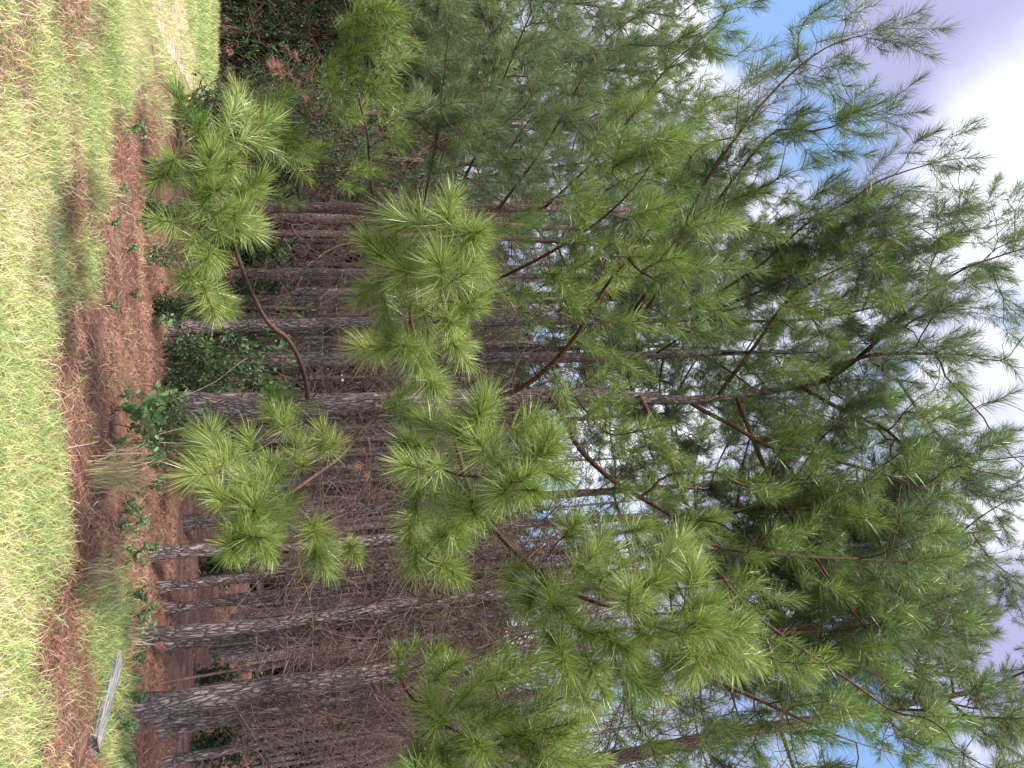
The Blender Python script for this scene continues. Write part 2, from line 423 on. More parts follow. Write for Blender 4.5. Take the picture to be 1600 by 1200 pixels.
# ------------------------------------------------------------------ grass blades and straw (uncountable)
def on_track(x, y):
    yl = np.interp(x, low[:, 0][low[:, 0].argsort()], low[:, 1][low[:, 0].argsort()]); yh = np.interp(x, hig[:, 0][hig[:, 0].argsort()], hig[:, 1][hig[:, 0].argsort()])
    return (x < low[:, 0].max()) & (y > yl) & (y < yh)
def blades(name, X, Y, Ln, W, lean, tint, mat, z0=0.0):
    n = len(X); a = RNG.random(n) * 2 * math.pi
    B = np.c_[X, Y, height(X, Y) + z0]
    h = np.c_[np.cos(a), np.sin(a), np.zeros(n)]
    ce = np.cos(lean)[:, None]; se = np.sin(lean)[:, None]
    d1 = h * se * .6 + ZV * ce; d2 = unit(h * (se * 1.4 + .15) + ZV * (ce - .35 * se))
    d1 = unit(d1); mid = B + d1 * (Ln * .55)[:, None]; tip = mid + d2 * (Ln * .5)[:, None]
    sd = unit(np.cross(d1, RNG.normal(size=(n, 3)))) * (W / 2)[:, None]
    V = np.stack([B - sd, B + sd, mid - sd * .8, mid + sd * .8, tip], 1).reshape(-1, 3)
    k = np.arange(n)[:, None] * 5
    return mesh_from(name, V, k + np.array([[2, 3, 4]]), k + np.array([[0, 1, 3, 2]]), {'tint': np.repeat(tint, 5)}, False, mat)
def scatter(n, x0, x1, y0, y1, fn, p=1.0):
    X = x0 + (x1 - x0) * RNG.random(n); Y = y0 + (y1 - y0) * RNG.random(n) ** p
    k = RNG.random(n) < fn(X, Y); return X[k], Y[k]
gm = lambda x, y: np.where(on_track(x, y) | on_track(x, y + .5), 0.02, lawn_w(x, y) ** 1.2)
X1, Y1 = scatter(230000, -4.5, 5.5, 4.4, 11.5, gm, 1.25)
X2, Y2 = scatter(120000, -16, -3.5, 5, 30, gm, 1.6)
X3, Y3 = scatter(40000, 5, 11, 4, 10, gm)
X4, Y4 = scatter(40000, -8, 8, 1.5, 4.6, gm)
X = np.r_[X1, X2, X3, X4]; Y = np.r_[Y1, Y2, Y3, Y4]; n = len(X)
big = np.clip(vnoise(X + 5, Y + 2, 1.3), 0, 1)
Ln = (.05 + .08 * RNG.random(n) + .05 * big) * (1 + .6 * np.clip((Y - 7.5) / 3, 0, 1) * (np.abs(X) > 2))
tint = .14 + .36 * vnoise(X, Y, .8) + .32 * vnoise(X + 40, Y, 3.5) + RNG.normal(0, .17, n) + np.where(RNG.random(n) < .16, .32, 0)
tint = tint + .10 * np.clip((7.2 - Y) / 2, 0, 1)
gr = link('grass', blades('grass', X, Y, Ln, (.0032 + .0028 * RNG.random(n)) + np.clip(Y - 11, 0, 20) * .0007, R(15) + R(55) * RNG.random(n), np.clip(tint, 0, 1), M['grass']))
tag(gr, 'bright yellow green mown grass with brown flecks in the foreground', 'grass', kind='stuff')

sm = lambda x, y: np.where(on_track(x, y), .05, (1 - .72 * lawn_w(x, y)) * (.45 + .55 * np.clip((vnoise(x + 20, y + 3, 1.5) - .3) * 3, 0, 1)))
X1, Y1 = scatter(150000, -4.5, 5.5, 5, 13, sm)
X2, Y2 = scatter(60000, -9, 12, 9, 26, sm)
X3, Y3 = scatter(9000, -4.5, 5.5, 4.4, 8, lambda x, y: lawn_w(x, y))
X = np.r_[X1, X2, X3]; Y = np.r_[Y1, Y2, Y3]; n = len(X)
a = RNG.random(n) * 6.283; Ln = .06 + .12 * RNG.random(n); W = .003 + .003 * RNG.random(n) + np.clip(Y - 11, 0, 20) * .0006
B = np.c_[X, Y, height(X, Y) + .004 + .03 * RNG.random(n)]
h = np.c_[np.cos(a), np.sin(a), RNG.normal(0, .22, n)] * (Ln / 2)[:, None]
cv = np.c_[-np.sin(a), np.cos(a), np.zeros(n)]
s = cv * (W / 2)[:, None]; bend = cv * (RNG.normal(0, .012, n))[:, None]; lift = np.abs(h[:, 2:3]) * ZV * 1.0
V = np.stack([B - h - s + lift, B - h + s + lift, B + bend + s + lift, B + bend - s + lift, B + h + lift], 1).reshape(-1, 3)
k = np.arange(n)[:, None] * 5
st = link('pine_straw', mesh_from('pine_straw', V, k + np.array([[3, 2, 4]]), k + np.array([[0, 1, 2, 3]]), {'tint': np.repeat(np.clip(.45 + RNG.normal(0, .22, n) + .35 * (vnoise(X, Y, 2) - .5), 0, 1), 5)}, False, M['straw']))
tag(st, 'red brown fallen pine needles covering the ground under the trees', 'pine straw', kind='stuff')

# ================================================================== DEAD BRANCH PROTOTYPES
def dead_branch_mesh(i):
    rg = np.random.default_rng(100 + i); ln = 1.0 + .9 * rg.random(); tb = Tubes()
    def arm(p, d, l, r, lev):
        n = max(3, int(l / .11)); P = [p]; q = p.copy(); dd = d.copy(); bendv = rg.normal(0, .05, 3)
        for _ in range(n):
            dd = unit(dd + bendv + rg.normal(0, .09, 3) + ZV * (.035 if lev == 0 else .01)); q = q + dd * l / n; P.append(q)
            if lev < 2 and rg.random() < (.75 if lev == 0 else .35):
                e = unit(np.cross(dd, rg.normal(size=3))); arm(q, unit(dd * .55 + e * .8), l * (.2 + .38 * rg.random()), r * .5, lev + 1)
        tb.add(P, np.linspace(r, max(r * .25, .0022), len(P)), 5 if lev == 0 else 4, 0, .5, rg)
    arm(np.zeros(3), unit(np.array([1, 0, .15 + .35 * rg.random()])), ln, .011, 0)
    return tb.mesh('dead_branch', M['dead'])
DEAD = [dead_branch_mesh(i) for i in range(9)]
def dead_branches(tree, origin, path, radii, n, z0, z1, scale=1.0, az=None):
    P = spline(path, .1)
    zz = P[:, 2]
    for _ in range(n):
        z = z0 + (z1 - z0) * RNG.random(); i = int(np.abs(zz - z).argmin()); p = P[i]
        o = link('dead_branch', DEAD[int(RNG.integers(len(DEAD)))], tree)
        a = RNG.random() * 6.283 if az is None else az + RNG.normal(0, .9)
        o.location = tuple(p - origin); s = scale * (.55 + .6 * RNG.random())
        o.rotation_euler = (RNG.random() * .8 - .4, -.35 + .5 * RNG.random(), a); o.scale = (s, s, s)

# ================================================================== FRONT TREES WITH THEIR OWN BOUGHS
def make_front(label, group, trunk, radii, limbs, mat='bark', dead=None, name='pine_tree'):
    P = pts(trunk); P[0] = gz(P[0]) - np.array([0, 0, .05]); org = P[0].copy()
    t = empty(name, org, label, 'pine tree', group)
    trunk_obj(t, org, P, radii, mat)
    for lb in limbs:
        lp = pts(lb['p']); tips = [atY(*q) for q in lb.get('t', [])]
        tips = np.array(tips).reshape(-1, 3)
        if lb.get('n'): tips = np.vstack([tips, around(lp, lb['n'], lb.get('rad', .55), lb.get('lo', .35), 1.0, lb.get('flat', .8))])
        w = bough(t, org, lp, tips, lb.get('r', .035), lb.get('dens', 110), lb.get('W', .0041), lb.get('mat', 'needle'), lb.get('size', 1.0), lb.get('tint', .5), lb.get('k', 2), lb.get('up', 1.15), lb.get('start', .3), lb.get('L', .262), sl=lb.get('sl', .31))
    if dead: dead_branches(t, org, P, radii, *dead)
    return t

TA = [(680, 665, 6.6), (745, 660, 6.2), (670, 735, 5.9), (790, 760, 5.7), (760, 715, 6.0), (820, 665, 6.1), (845, 700, 5.8), (810, 765, 5.6), (860, 740, 5.9), (700, 815, 6.3), (690, 840, 6.6), (650, 860, 7.0), (690, 885, 6.6), (640, 815, 7.2), (735, 790, 6.0), (720, 690, 6.4), (640, 700, 7.2), (655, 770, 6.6)]
main_limbs = [
 dict(p=[(480, 622, 11.1), (479, 603, 10.7), (470, 568, 10), (450, 530, 9), (420, 505, 8.2), (395, 460, 7.3), (370, 395, 6.6), (352, 320, 6.4), (330, 250, 6.2)], r=.032, start=.5, up=.3,
      t=[(293, 190, 6.0), (351, 210, 6.2), (341, 255, 6.0), (321, 281, 5.8), (263, 262, 6.0), (323, 330, 5.9), (361, 345, 6.2), (381, 300, 6.4), (376, 190, 6.8), (328, 385, 6.1), (303, 430, 6.4), (318, 455, 6.3), (341, 480, 6.8), (371, 355, 6.5), (401, 210, 6.8), (288, 350, 6.0)], dens=215, k=2, L=.24, tint=.72, W=.0038),
 dict(p=[(700, 622, 11), (692, 603, 10.3), (665, 560, 9), (642, 500, 7.8), (650, 450, 7), (685, 405, 6.4), (705, 370, 6.1)], r=.03, start=.45, up=.3,
      t=[(600, 405, 6.4), (690, 443, 5.9), (695, 500, 6.1), (705, 535, 6.3), (615, 535, 6.8), (650, 565, 7.2), (590, 445, 6.6), (600, 470, 6.6), (660, 590, 7.6), (580, 545, 7.2), (700, 330, 6.0), (725, 365, 5.8), (620, 380, 6.3), (655, 350, 6.1), (640, 430, 6.3), (735, 400, 5.9), (720, 480, 6.1), (660, 480, 6.4), (640, 540, 6.8)], dens=215, k=2, L=.285, tint=.72, W=.0038),
 dict(p=[(640, 632, 11), (641, 655, 10.3), (650, 690, 9), (672, 722, 7.8), (720, 742, 6.7), (775, 742, 6.1), (825, 722, 5.8)], r=.032, start=.45, up=.3, t=TA, dens=215, k=2, L=.285, tint=.72, W=.0038),
 dict(p=[(585, 655, 11.1), (565, 672, 10.6), (535, 710, 9.8), (475, 755, 8.6), (425, 790, 7.4), (400, 815, 6.7)], r=.028, start=.4, up=.25,
      t=[(425, 735, 7.2), (410, 775, 6.8), (375, 715, 7.0), (330, 700, 7.2), (340, 740, 6.7), (387, 838, 6.2), (415, 845, 6.5), (445, 790, 7.2), (490, 825, 7.8), (495, 863, 8.0), (545, 855, 8.6), (505, 700, 9.2), (440, 665, 9.0), (350, 780, 6.5), (360, 850, 6.3), (460, 720, 8.0), (395, 800, 6.5), (310, 710, 7.4), (350, 710, 7.1)], dens=215, k=2, L=.285, tint=.72, W=.0038),
 dict(p=[(775, 622, 11.2), (810, 608, 10.9), (850, 580, 10.5), (900, 525, 9.9), (945, 450, 9.2), (985, 400, 8.5), (1020, 350, 7.9)], r=.04, start=.4,
      t=[(1020, 435, 7.6), (1040, 495, 7.9), (1080, 515, 8.2), (980, 400, 8.0), (1085, 355, 7.0), (1120, 345, 7.1), (975, 570, 8.4), (870, 600, 8.6), (940, 500, 8.8), (1010, 330, 7.6), (900, 420, 9), (880, 480, 9.2), (1060, 420, 7.5), (1130, 420, 7.6), (1100, 470, 7.8)], n=17, rad=.5, dens=130, tint=.5),
 dict(p=[(860, 622, 11.2), (880, 650, 11), (905, 700, 10.6), (960, 752, 10.1), (1040, 800, 9.5), (1110, 850, 9), (1200, 865, 8.6), (1360, 875, 8.1), (1440, 878, 7.9)], r=.042, start=.3,
      t=[(1117, 737, 9.2), (1090, 670, 9.6), (1000, 700, 9.9), (1050, 740, 9.5), (1480, 870, 7.8), (1450, 840, 7.9), (1420, 900, 7.9), (1250, 830, 8.4), (1300, 920, 8.2)], n=24, rad=.6, dens=112, tint=.45),
 dict(p=[(700, 640, 11.1), (712, 690, 10.2), (732, 760, 9.0), (755, 805, 8.3), (800, 858, 7.6), (850, 900, 7), (900, 930, 6.5), (980, 955, 6.1), (1080, 960, 6.0)], r=.038, start=.5, up=.3,
      t=[(890, 830, 7.0), (910, 895, 6.5), (980, 945, 5.7), (1000, 985, 5.8), (1040, 870, 6.2), (1075, 910, 6.0), (1090, 950, 5.8), (875, 1020, 5.9), (920, 1040, 5.8), (970, 1050, 5.9), (1000, 1060, 6.0), (1090, 1015, 5.8), (1130, 1020, 5.8), (1165, 1020, 5.9), (860, 940, 6.3), (950, 1000, 5.8), (1050, 1040, 5.9), (1150, 965, 6.0), (1120, 985, 5.8), (830, 930, 6.7), (900, 980, 6.0), (1040, 985, 5.7), (940, 905, 6.2), (1010, 915, 6.0), (890, 1060, 6.0), (850, 985, 6.3), (1080, 980, 5.6), (930, 860, 6.7), (980, 830, 6.8), (800, 900, 7.2)], dens=215, k=2, L=.285, tint=.72, W=.0038),
 dict(p=[(1080, 630, 11.3), (1100, 642, 11.1), (1150, 668, 10.6), (1200, 697, 10.2), (1267, 710, 9.7), (1387, 743, 9), (1473, 773, 8.6)], r=.038, n=32, rad=.65, start=.3, tint=.42, dens=112),
 dict(mat='needle_old', p=[(1200, 610, 11.3), (1273, 600, 11), (1333, 563, 10.5), (1383, 553, 10.2), (1460, 553, 9.8), (1540, 555, 9.4)], r=.042, n=46, rad=.6, tint=.42, dens=112),
 dict(mat='needle_old', p=[(1253, 605, 11.3), (1300, 632, 11), (1353, 657, 10.8), (1387, 673, 10.5), (1430, 708, 10), (1507, 720, 9.5), (1600, 713, 9)], r=.04, n=50, rad=.65, tint=.42, dens=112),
 dict(mat='needle_old', p=[(1290, 597, 11.3), (1340, 560, 10.6), (1400, 505, 9.9), (1483, 433, 9.3), (1553, 403, 8.9), (1610, 385, 8.6)], r=.04, n=67, rad=.6, tint=.42, dens=112),
 dict(p=[(1000, 620, 11.2), (1040, 700, 10.2), (1090, 830, 9), (1150, 930, 8.3), (1227, 997, 7.8), (1313, 1053, 7.4), (1387, 1107, 7.1), (1433, 1137, 7)], r=.042, n=28, rad=.5, start=.4, tint=.48, dens=115),
 dict(p=[(1150, 618, 11.3), (1200, 740, 10.3), (1280, 880, 9.3), (1360, 988, 8.7), (1440, 1045, 8.4), (1510, 1060, 8.2)], r=.04, n=34, rad=0.48, tint=.43, dens=112),
 dict(p=[(1120, 620, 11.3), (1180, 540, 10.6), (1230, 470, 9.9), (1290, 430, 9.3), (1360, 400, 8.9)], r=.035, n=44, rad=.6, tint=.45, dens=112),
 dict(mat='needle_old', p=[(1400, 590, 11.3), (1450, 660, 10.8), (1520, 740, 10.3), (1570, 830, 10)], r=.03, n=36, rad=0.42, tint=.42, dens=112),
 dict(p=[(900, 620, 11.2), (930, 660, 10.6), (960, 680, 10), (1010, 670, 9.4)], r=.02, n=15, rad=.45, tint=.5, dens=112),
 dict(p=[(430, 640, 11.2), (432, 634, 10.6), (430, 628, 10.2)], r=.008, t=[(425, 622, 10.1), (440, 636, 10.1)], dens=112, k=2, start=0),
 dict(p=[(615, 630, 11.1), (620, 640, 10.5), (622, 645, 10)], r=.008, t=[(612, 632, 9.8), (632, 652, 9.9), (640, 640, 9.7)], dens=112, k=2, start=0)]
make_front('big pine with thick scaly trunk at centre and low bright boughs reaching to the lawn', 'pines along the wood edge',
    [(235, 640, 11.3), (310, 635, 11.3), (480, 634, 11.3), (600, 630, 11.3), (780, 622, 11.3), (930, 617, 11.3), (1060, 625, 11.3), (1180, 615, 11.3), (1300, 597, 11.3), (1410, 592, 11.3)],
    [.215, .195, .175, .165, .135, .105, .07, .045, .03, .01], main_limbs, 'bark', (44, .8, 6.0, .9))

make_front('slim pine with boughs arching up to the top left of the view', 'pines along the wood edge',
    [(262, 515, 13.2), (400, 509, 13.2), (560, 505, 13.2), (800, 502, 13.2), (1000, 500, 13.2), (1130, 498, 13.2), (1200, 492, 13.2)], [.11, .105, .10, .085, .06, .035, .01],
    [dict(p=[(640, 505, 13.1), (760, 445, 11.3), (850, 400, 10), (930, 350, 9.1), (985, 300, 8.5), (1030, 240, 8)], r=.035, start=.4, t=[(1020, 225, 7.6), (1000, 245, 7.8), (1060, 225, 7.7), (1050, 290, 7.9), (1100, 180, 7.9), (960, 260, 8.2), (930, 215, 8.2), (990, 180, 7.9), (900, 300, 8.8)], n=21, rad=.5, tint=.48, dens=130),
     dict(sl=.40, L=.262, W=.0043, mat='needle_old', p=[(980, 500, 13.1), (1050, 400, 11.5), (1080, 330, 10.3), (1110, 272, 9.6), (1200, 152, 9), (1290, 75, 8.7), (1390, 45, 8.4)], r=.036, start=.66, t=[(1170, 120, 9), (1180, 80, 9), (1420, 45, 8.2), (1410, 70, 8.2), (1330, 20, 8.6), (1320, 5, 8.7), (1360, 60, 8.4), (1270, 30, 8.9)], n=28, rad=.35, tint=.4, dens=112),
     dict(sl=.40, L=.262, W=.0043, mat='needle_old', p=[(1000, 500, 13.1), (1090, 360, 10.8), (1160, 262, 9.5), (1215, 203, 9.1), (1270, 205, 8.8), (1340, 185, 8.5), (1390, 158, 8.3)], r=.032, start=.62, t=[(1330, 240, 8.6), (1300, 235, 8.7), (1400, 180, 8.2), (1340, 150, 8.5), (1310, 110, 8.6)], n=20, rad=.28, tint=.4, dens=112),
     dict(sl=.40, L=.262, W=.0043, mat='needle_old', p=[(1050, 500, 13.1), (1180, 420, 11), (1260, 350, 9.9), (1330, 313, 9.3), (1373, 283, 9), (1450, 257, 8.7), (1495, 248, 8.5)], r=.03, start=.5, t=[(1510, 260, 8.5), (1500, 300, 8.6), (1290, 290, 9.3), (1200, 290, 9.3), (1150, 270, 9.3), (1500, 345, 8.7)], n=44, rad=0.3, tint=.42, dens=112),
     dict(sl=.40, L=.262, W=.0043, mat='needle_old', p=[(1080, 500, 13.1), (1220, 440, 11), (1297, 390, 10), (1400, 365, 9.4), (1480, 352, 9.1)], r=.03, start=.4, n=57, rad=0.34, tint=.44, dens=112),
     dict(mat='needle_old', p=[(1100, 500, 13.1), (1250, 500, 11.6), (1400, 470, 10.6), (1500, 420, 10.1), (1580, 395, 9.8)], r=.03, start=.3, n=72, rad=.6, tint=.4, dens=112),
     dict(p=[(900, 500, 13.1), (1000, 430, 11.6), (1100, 330, 10.4), (1170, 300, 9.9), (1230, 310, 9.5)], r=.03, start=.4, n=36, rad=.55, tint=.45, dens=112)],
    'bark', (22, 1.5, 6.5, .9))

make_front('stout leaning pine with pale grey bark plates beside the weathered timber', 'pines along the wood edge',
    [(205, 1110, 9.6), (300, 1094, 9.6), (420, 1075, 9.6), (600, 1050, 9.6), (830, 1022, 9.6), (1000, 1002, 9.6), (1200, 985, 9.6), (1330, 970, 9.6)], [.14, .135, .128, .115, .092, .07, .04, .01],
    [dict(p=[(620, 1048, 9.6), (640, 1085, 8.8), (680, 1125, 7.6), (730, 1150, 6.9)], r=.022, start=.3, t=[(665, 1110, 7.4), (715, 1100, 7.2), (735, 1160, 6.7), (680, 1140, 7.0), (700, 1190, 6.8), (650, 1180, 7.2), (760, 1120, 7)], n=10, rad=.35, dens=170, tint=.66, up=.3),
     dict(p=[(760, 1030, 9.6), (780, 1090, 8.6), (800, 1140, 7.6), (850, 1200, 7)], r=.022, start=.35, t=[(790, 1150, 7.2), (800, 1137, 7.3), (830, 1155, 7.1), (830, 1190, 6.9), (870, 1130, 7.6), (900, 1180, 7.2)], n=15, rad=.4, dens=160, tint=.64),
     dict(p=[(1000, 1002, 9.6), (1090, 1050, 9), (1200, 1100, 8.4), (1310, 1150, 8), (1420, 1185, 7.7)], r=.03, n=32, rad=.5, tint=.44, dens=112),
     dict(mat='needle_old', p=[(1150, 990, 9.6), (1300, 985, 9.2), (1440, 960, 8.9), (1520, 938, 8.7)], r=.025, n=32, rad=0.33, tint=.42, dens=112),
     dict(mat='needle_old', p=[(1200, 985, 9.6), (1360, 1050, 9.1), (1470, 1095, 8.8), (1570, 1115, 8.6)], r=.025, n=36, rad=0.36, tint=.42, dens=112),
     dict(p=[(950, 1005, 9.6), (980, 1080, 9), (1000, 1140, 8.5), (1060, 1190, 8.2)], r=.02, n=17, rad=.45, tint=.48, dens=112)],
    'bark', (54, .9, 6.6, 1.0))

make_front('reddish straight pine left of centre with pale lower boughs reaching left over the shrubs', 'pines along the wood edge',
    [(262, 327, 14.6), (385, 325, 14.6), (600, 325, 14.6), (870, 326, 14.6), (980, 328, 14.6), (1060, 330, 14.6)], [.11, .105, .095, .07, .045, .012],
    [dict(p=[(590, 325, 14.5), (580, 290, 13), (575, 215, 11.4), (560, 150, 10.4), (552, 85, 9.7), (565, 30, 9.3)], r=.026, start=.4, t=[(550, 60, 9.4), (580, 80, 9.5), (540, 120, 9.8), (565, 130, 9.8), (595, 40, 9.2), (520, 140, 10), (590, 140, 10), (535, 90, 9.6), (530, 180, 10.4), (555, 30, 9.2), (600, 100, 9.8), (580, 10, 9), (520, 105, 9.7)], n=12, rad=.35, dens=120, tint=.62),
     dict(p=[(470, 325, 14.5), (463, 280, 12.6), (455, 240, 11.4), (430, 190, 10.6)], r=.02, start=.5, t=[(400, 200, 10.2), (455, 235, 11), (430, 165, 10.4), (410, 170, 10.2), (440, 215, 10.8)], n=4, rad=.25, dens=130, tint=.52),
     dict(p=[(700, 325, 14.5), (740, 250, 13.2), (770, 170, 12.2), (800, 90, 11.4), (830, 20, 10.9)], r=.03, start=.25, n=56, rad=.65, tint=.42, dens=112, mat='needle_old'),
     dict(p=[(780, 325, 14.5), (850, 230, 13.2), (900, 140, 12.2), (950, 60, 11.5), (1020, 10, 11)], r=.03, start=.25, n=51, rad=.65, tint=.45, dens=112, mat='needle_old'),
     dict(p=[(660, 325, 14.5), (680, 230, 13), (690, 150, 12.2), (700, 60, 11.5)], r=.025, start=.3, n=43, rad=.6, tint=.42, dens=112, mat='needle_old'),
     dict(p=[(850, 325, 14.5), (920, 260, 13.4), (980, 190, 12.4), (1040, 110, 11.6), (1120, 40, 11)], r=.03, start=.3, n=38, rad=.55, tint=.45, dens=112),
     dict(p=[(900, 326, 14.5), (960, 290, 13.6), (1030, 250, 12.8), (1090, 170, 12)], r=.025, start=.3, n=25, rad=.55, tint=.44, dens=112)],
    'bark_red', (24, 1.0, 7.5, 1.0))

# ================================================================== STAND OF PINES BEHIND (shared boughs, own trunks)
def bough_proto(i, far=False):
    rg = np.random.default_rng(300 + i); ln = 1.3 + .8 * rg.random()
    limb = spline(np.array([[0, 0, 0], [ln * .35, rg.normal(0, .05), .12], [ln * .7, rg.normal(0, .1), .32], [ln, rg.normal(0, .15), .62]]), .15)
    n = 9 if far else 14
    tips = around(limb[[0, len(limb) // 3, 2 * len(limb) // 3, -1]], n, .36, .35, 1, .7, rg)
    nodes, par, res = grow(limb, tips, .45, .3, .25, rg); tb = branch_tubes(nodes, par, r0=.02); tf = Tufts()
    for nid, d, kk in [(len(limb) - 1, unit(limb[-1] - limb[-2]), None)] + res:
        if far: shoots(tf, tb, nodes[nid], unit(d + rg.normal(0, .12, 3)), 1.1, 42, .45 + rg.normal(0, .08), .010, rg, 2)
        else: shoots(tf, tb, nodes[nid], unit(d + rg.normal(0, .12, 3)), 1.0, 70, .45 + rg.normal(0, .08), .0052, rg, 3)
    return tb.mesh('branch', M['branch']), tf.mesh('needles', M['needle_old'], rg, bend=not far, spread=(78, 17))
BOUGH = [bough_proto(i) for i in range(6)]
def add_bough(tree, loc, az, tilt, s, pr):
    w = link('branch', pr[0], tree); w.location = tuple(loc); w.rotation_euler = (RNG.normal(0, .25), -tilt, az); w.scale = (s, s, s)
    link('needles', pr[1], w)

def stand_pine(base, r, label, group, lean=(0, 0), h=13.5, nb=16, nd=14, zc=6.2, mat='bark', dz=(.8, 6.2), crown_s=1.0):
    base = gz(base) - np.array([0, 0, .05]); t = empty('pine_tree', base, label, 'pine tree', group)
    zs = np.array([0, .11, .23, .38, .57, .76, 1]) * h; wob = np.cumsum(RNG.normal(0, .03, (7, 2)), 0); wob[0] = 0
    P = np.c_[base[0] + lean[0] * zs + wob[:, 0], base[1] + lean[1] * zs + wob[:, 1], base[2] + zs]
    trunk_obj(t, base, P, r * np.array([1.05, .97, .9, .8, .62, .42, .12]), mat, 12, .03)
    for k in range(nb):
        z = zc + (h - .4 - zc) * ((k + RNG.random()) / nb); f = (z - zc) / (h - zc)
        x = np.interp(z, zs, P[:, 0]) - base[0]; y = np.interp(z, zs, P[:, 1]) - base[1]
        add_bough(t, (x, y, z), k * 2.4 + RNG.normal(0, .3), .1 + .55 * f + RNG.normal(0, .12), crown_s * (1.25 - .55 * f) * (.85 + .3 * RNG.random()), BOUGH[int(RNG.integers(6))])
    if nd: dead_branches(t, base, P, None, nd, dz[0], dz[1], .95)
    return t

G1 = 'slim pines standing just inside the wood'
def hang(px_, py_, Y): p = atY(px_, py_, Y); return np.array([p[0], p[1], 0.0])
spec = [(hang(450, 345, 16.2), .085, 'slim reddish pine close behind the straight reddish pine on its right', 'bark_red', (0, 0), 16),
 (hang(450, 367, 17.5), .075, 'third and thinnest trunk of the close row of reddish pines left of centre', 'bark_red', (0, 0), 16),
 (hang(450, 434, 16.0), .085, 'slim pine with dark trunk between the two leafy bright boughs left of centre', 'bark', (0, 0), 16),
 (hang(450, 464, 17.0), .078, 'slim dark pine just left of the slim pine whose boughs arch left', 'bark', (0, 0), 16),
 (hang(330, 552, 19.0), .095, 'dark trunk in shade between the slim arching pine and the grey pine', 'bark', (0, 0), 12),
 (hang(450, 574, 13.6), .145, 'grey barked pine immediately left of the thick centre trunk', 'bark', (-.004, 0), 18),
 (hang(520, 652, 14.4), .12, 'pine with shaded trunk close behind the thick centre trunk on its right', 'bark', (-.006, 0), 16),
 (ground_at(232, 865), .085, 'slender grey pine rising behind the bright tuft right of centre', 'bark', (-.004, 0), 14),
 (ground_at(286, 818), .12, 'short view of a dark trunk behind the low bright tuft right of centre', 'bark', (0, 0), 10),
 (ground_at(246, 919), .07, 'thin dark pine trunk standing alone on open brown needles', 'bark', (0, 0), 12),
 (ground_at(258, 950), .065, 'thin dark pine trunk just left of the pale slanting pine', 'bark', (.002, 0), 14),
 (ground_at(221, 993), .085, 'pale slanting pine crowded with dead twigs', 'bark', (-.012, 0), 16),
 (ground_at(262, 1008), .08, 'darker pine behind the pale slanting pine on its right', 'bark', (-.012, 0), 14),
 (ground_at(240, 1128), .075, 'slim pine just right of the stout leaning pine', 'bark', (-.020, 0), 14),
 (ground_at(246, 1143), .085, 'dark pine second to the right of the stout leaning pine', 'bark', (-.022, 0), 14),
 (ground_at(255, 1192), .065, 'thin leaning pine at the far right edge', 'bark', (-.03, 0), 12),
 (ground_at(205, 1345), .12, 'pine right of the frame whose pinkish upper trunk slants in at top right', 'bark_red', (-.02, 0), 12)]
for b_, r_, lb, mt, ln_, nb_ in spec:
    near = b_[1] < 12.5
    stand_pine(b_, r_, lb, G1, ln_, 13.2 + RNG.normal(0, .6), int(nb_ * .9), 36 if near or b_[0] > 2 else 16, 8.0, mat=mt)

for b_, r_, lb in [(hang(500, 165, 26), .13, 'pine behind the tall dark leafy shrubs at left'), (hang(500, 60, 28), .14, 'pine above the dark shrubs with its crown against the white cloud'), (hang(500, -40, 27), .13, 'pine at the left edge above the sandy track'), (hang(500, 245, 22), .1, 'pine behind the gap left of the reddish trunks'), (hang(500, 110, 33), .13, 'farthest pine of the left group with only its crown in view')]:
    stand_pine(b_, r_, lb, 'pines behind the left shrubs', (0, 0), 9.5 + .29 * b_[1] + RNG.normal(0, .4), 26, 10, 5.0, 'bark_red', crown_s=.6 + .04 * b_[1])

# pines deeper in the plantation: own trunk, a crown copied from one of five
def far_crown(i):
    rg = np.random.default_rng(500 + i); tf = Tufts(); tb = Tubes(); zc, h = 7.2, 13.6
    for k in range(15):
        f = (k + rg.random()) / 15; z = zc + (h - zc) * f; az = k * 2.4 + rg.normal(0, .3); ln = (1.9 - 1.2 * f) * (.8 + .4 * rg.random())
        d = np.array([math.cos(az), math.sin(az), 0]); p0 = np.array([0, 0, z])
        limb = spline(np.array([p0, p0 + d * ln * .5 + ZV * .15, p0 + d * ln + ZV * (.5 + .4 * f)]), .25)
        tb.add(limb, np.linspace(.02, .006, len(limb)), 4)
        for q in around(limb[[0, len(limb) // 2, -1]], 5, .33, .35, 1, .6, rg):
            a = limb[int(np.linalg.norm(limb - q, axis=1).argmin())]
            tb.add([a, q], [.007, .004], 3); dd = unit(unit(q - a) + ZV * .5)
            for s_ in range(2): tf.add(q, unit(dd + rg.normal(0, .4, 3)), .2, .21, .014, 30, .42 + rg.normal(0, .1))
    a = tb.mesh('crown_branches', M['branch']), tf.mesh('crown', M['needle_old'], rg, bend=False)
    return a
CROWN = [far_crown(i) for i in range(5)]
def pole_mesh(i):
    rg = np.random.default_rng(700 + i); zs = np.linspace(0, 13.4, 20); w = np.cumsum(rg.normal(0, .012, (20, 2)), 0); tb = Tubes()
    tb.add(np.c_[w, zs], np.interp(zs, [0, 1, 8, 13.4], [.12, .10, .065, .015]), 9, .04, .5, rg); return tb.mesh('trunk', M['bark'])
POLE = [pole_mesh(i) for i in range(5)]
far_xy = []
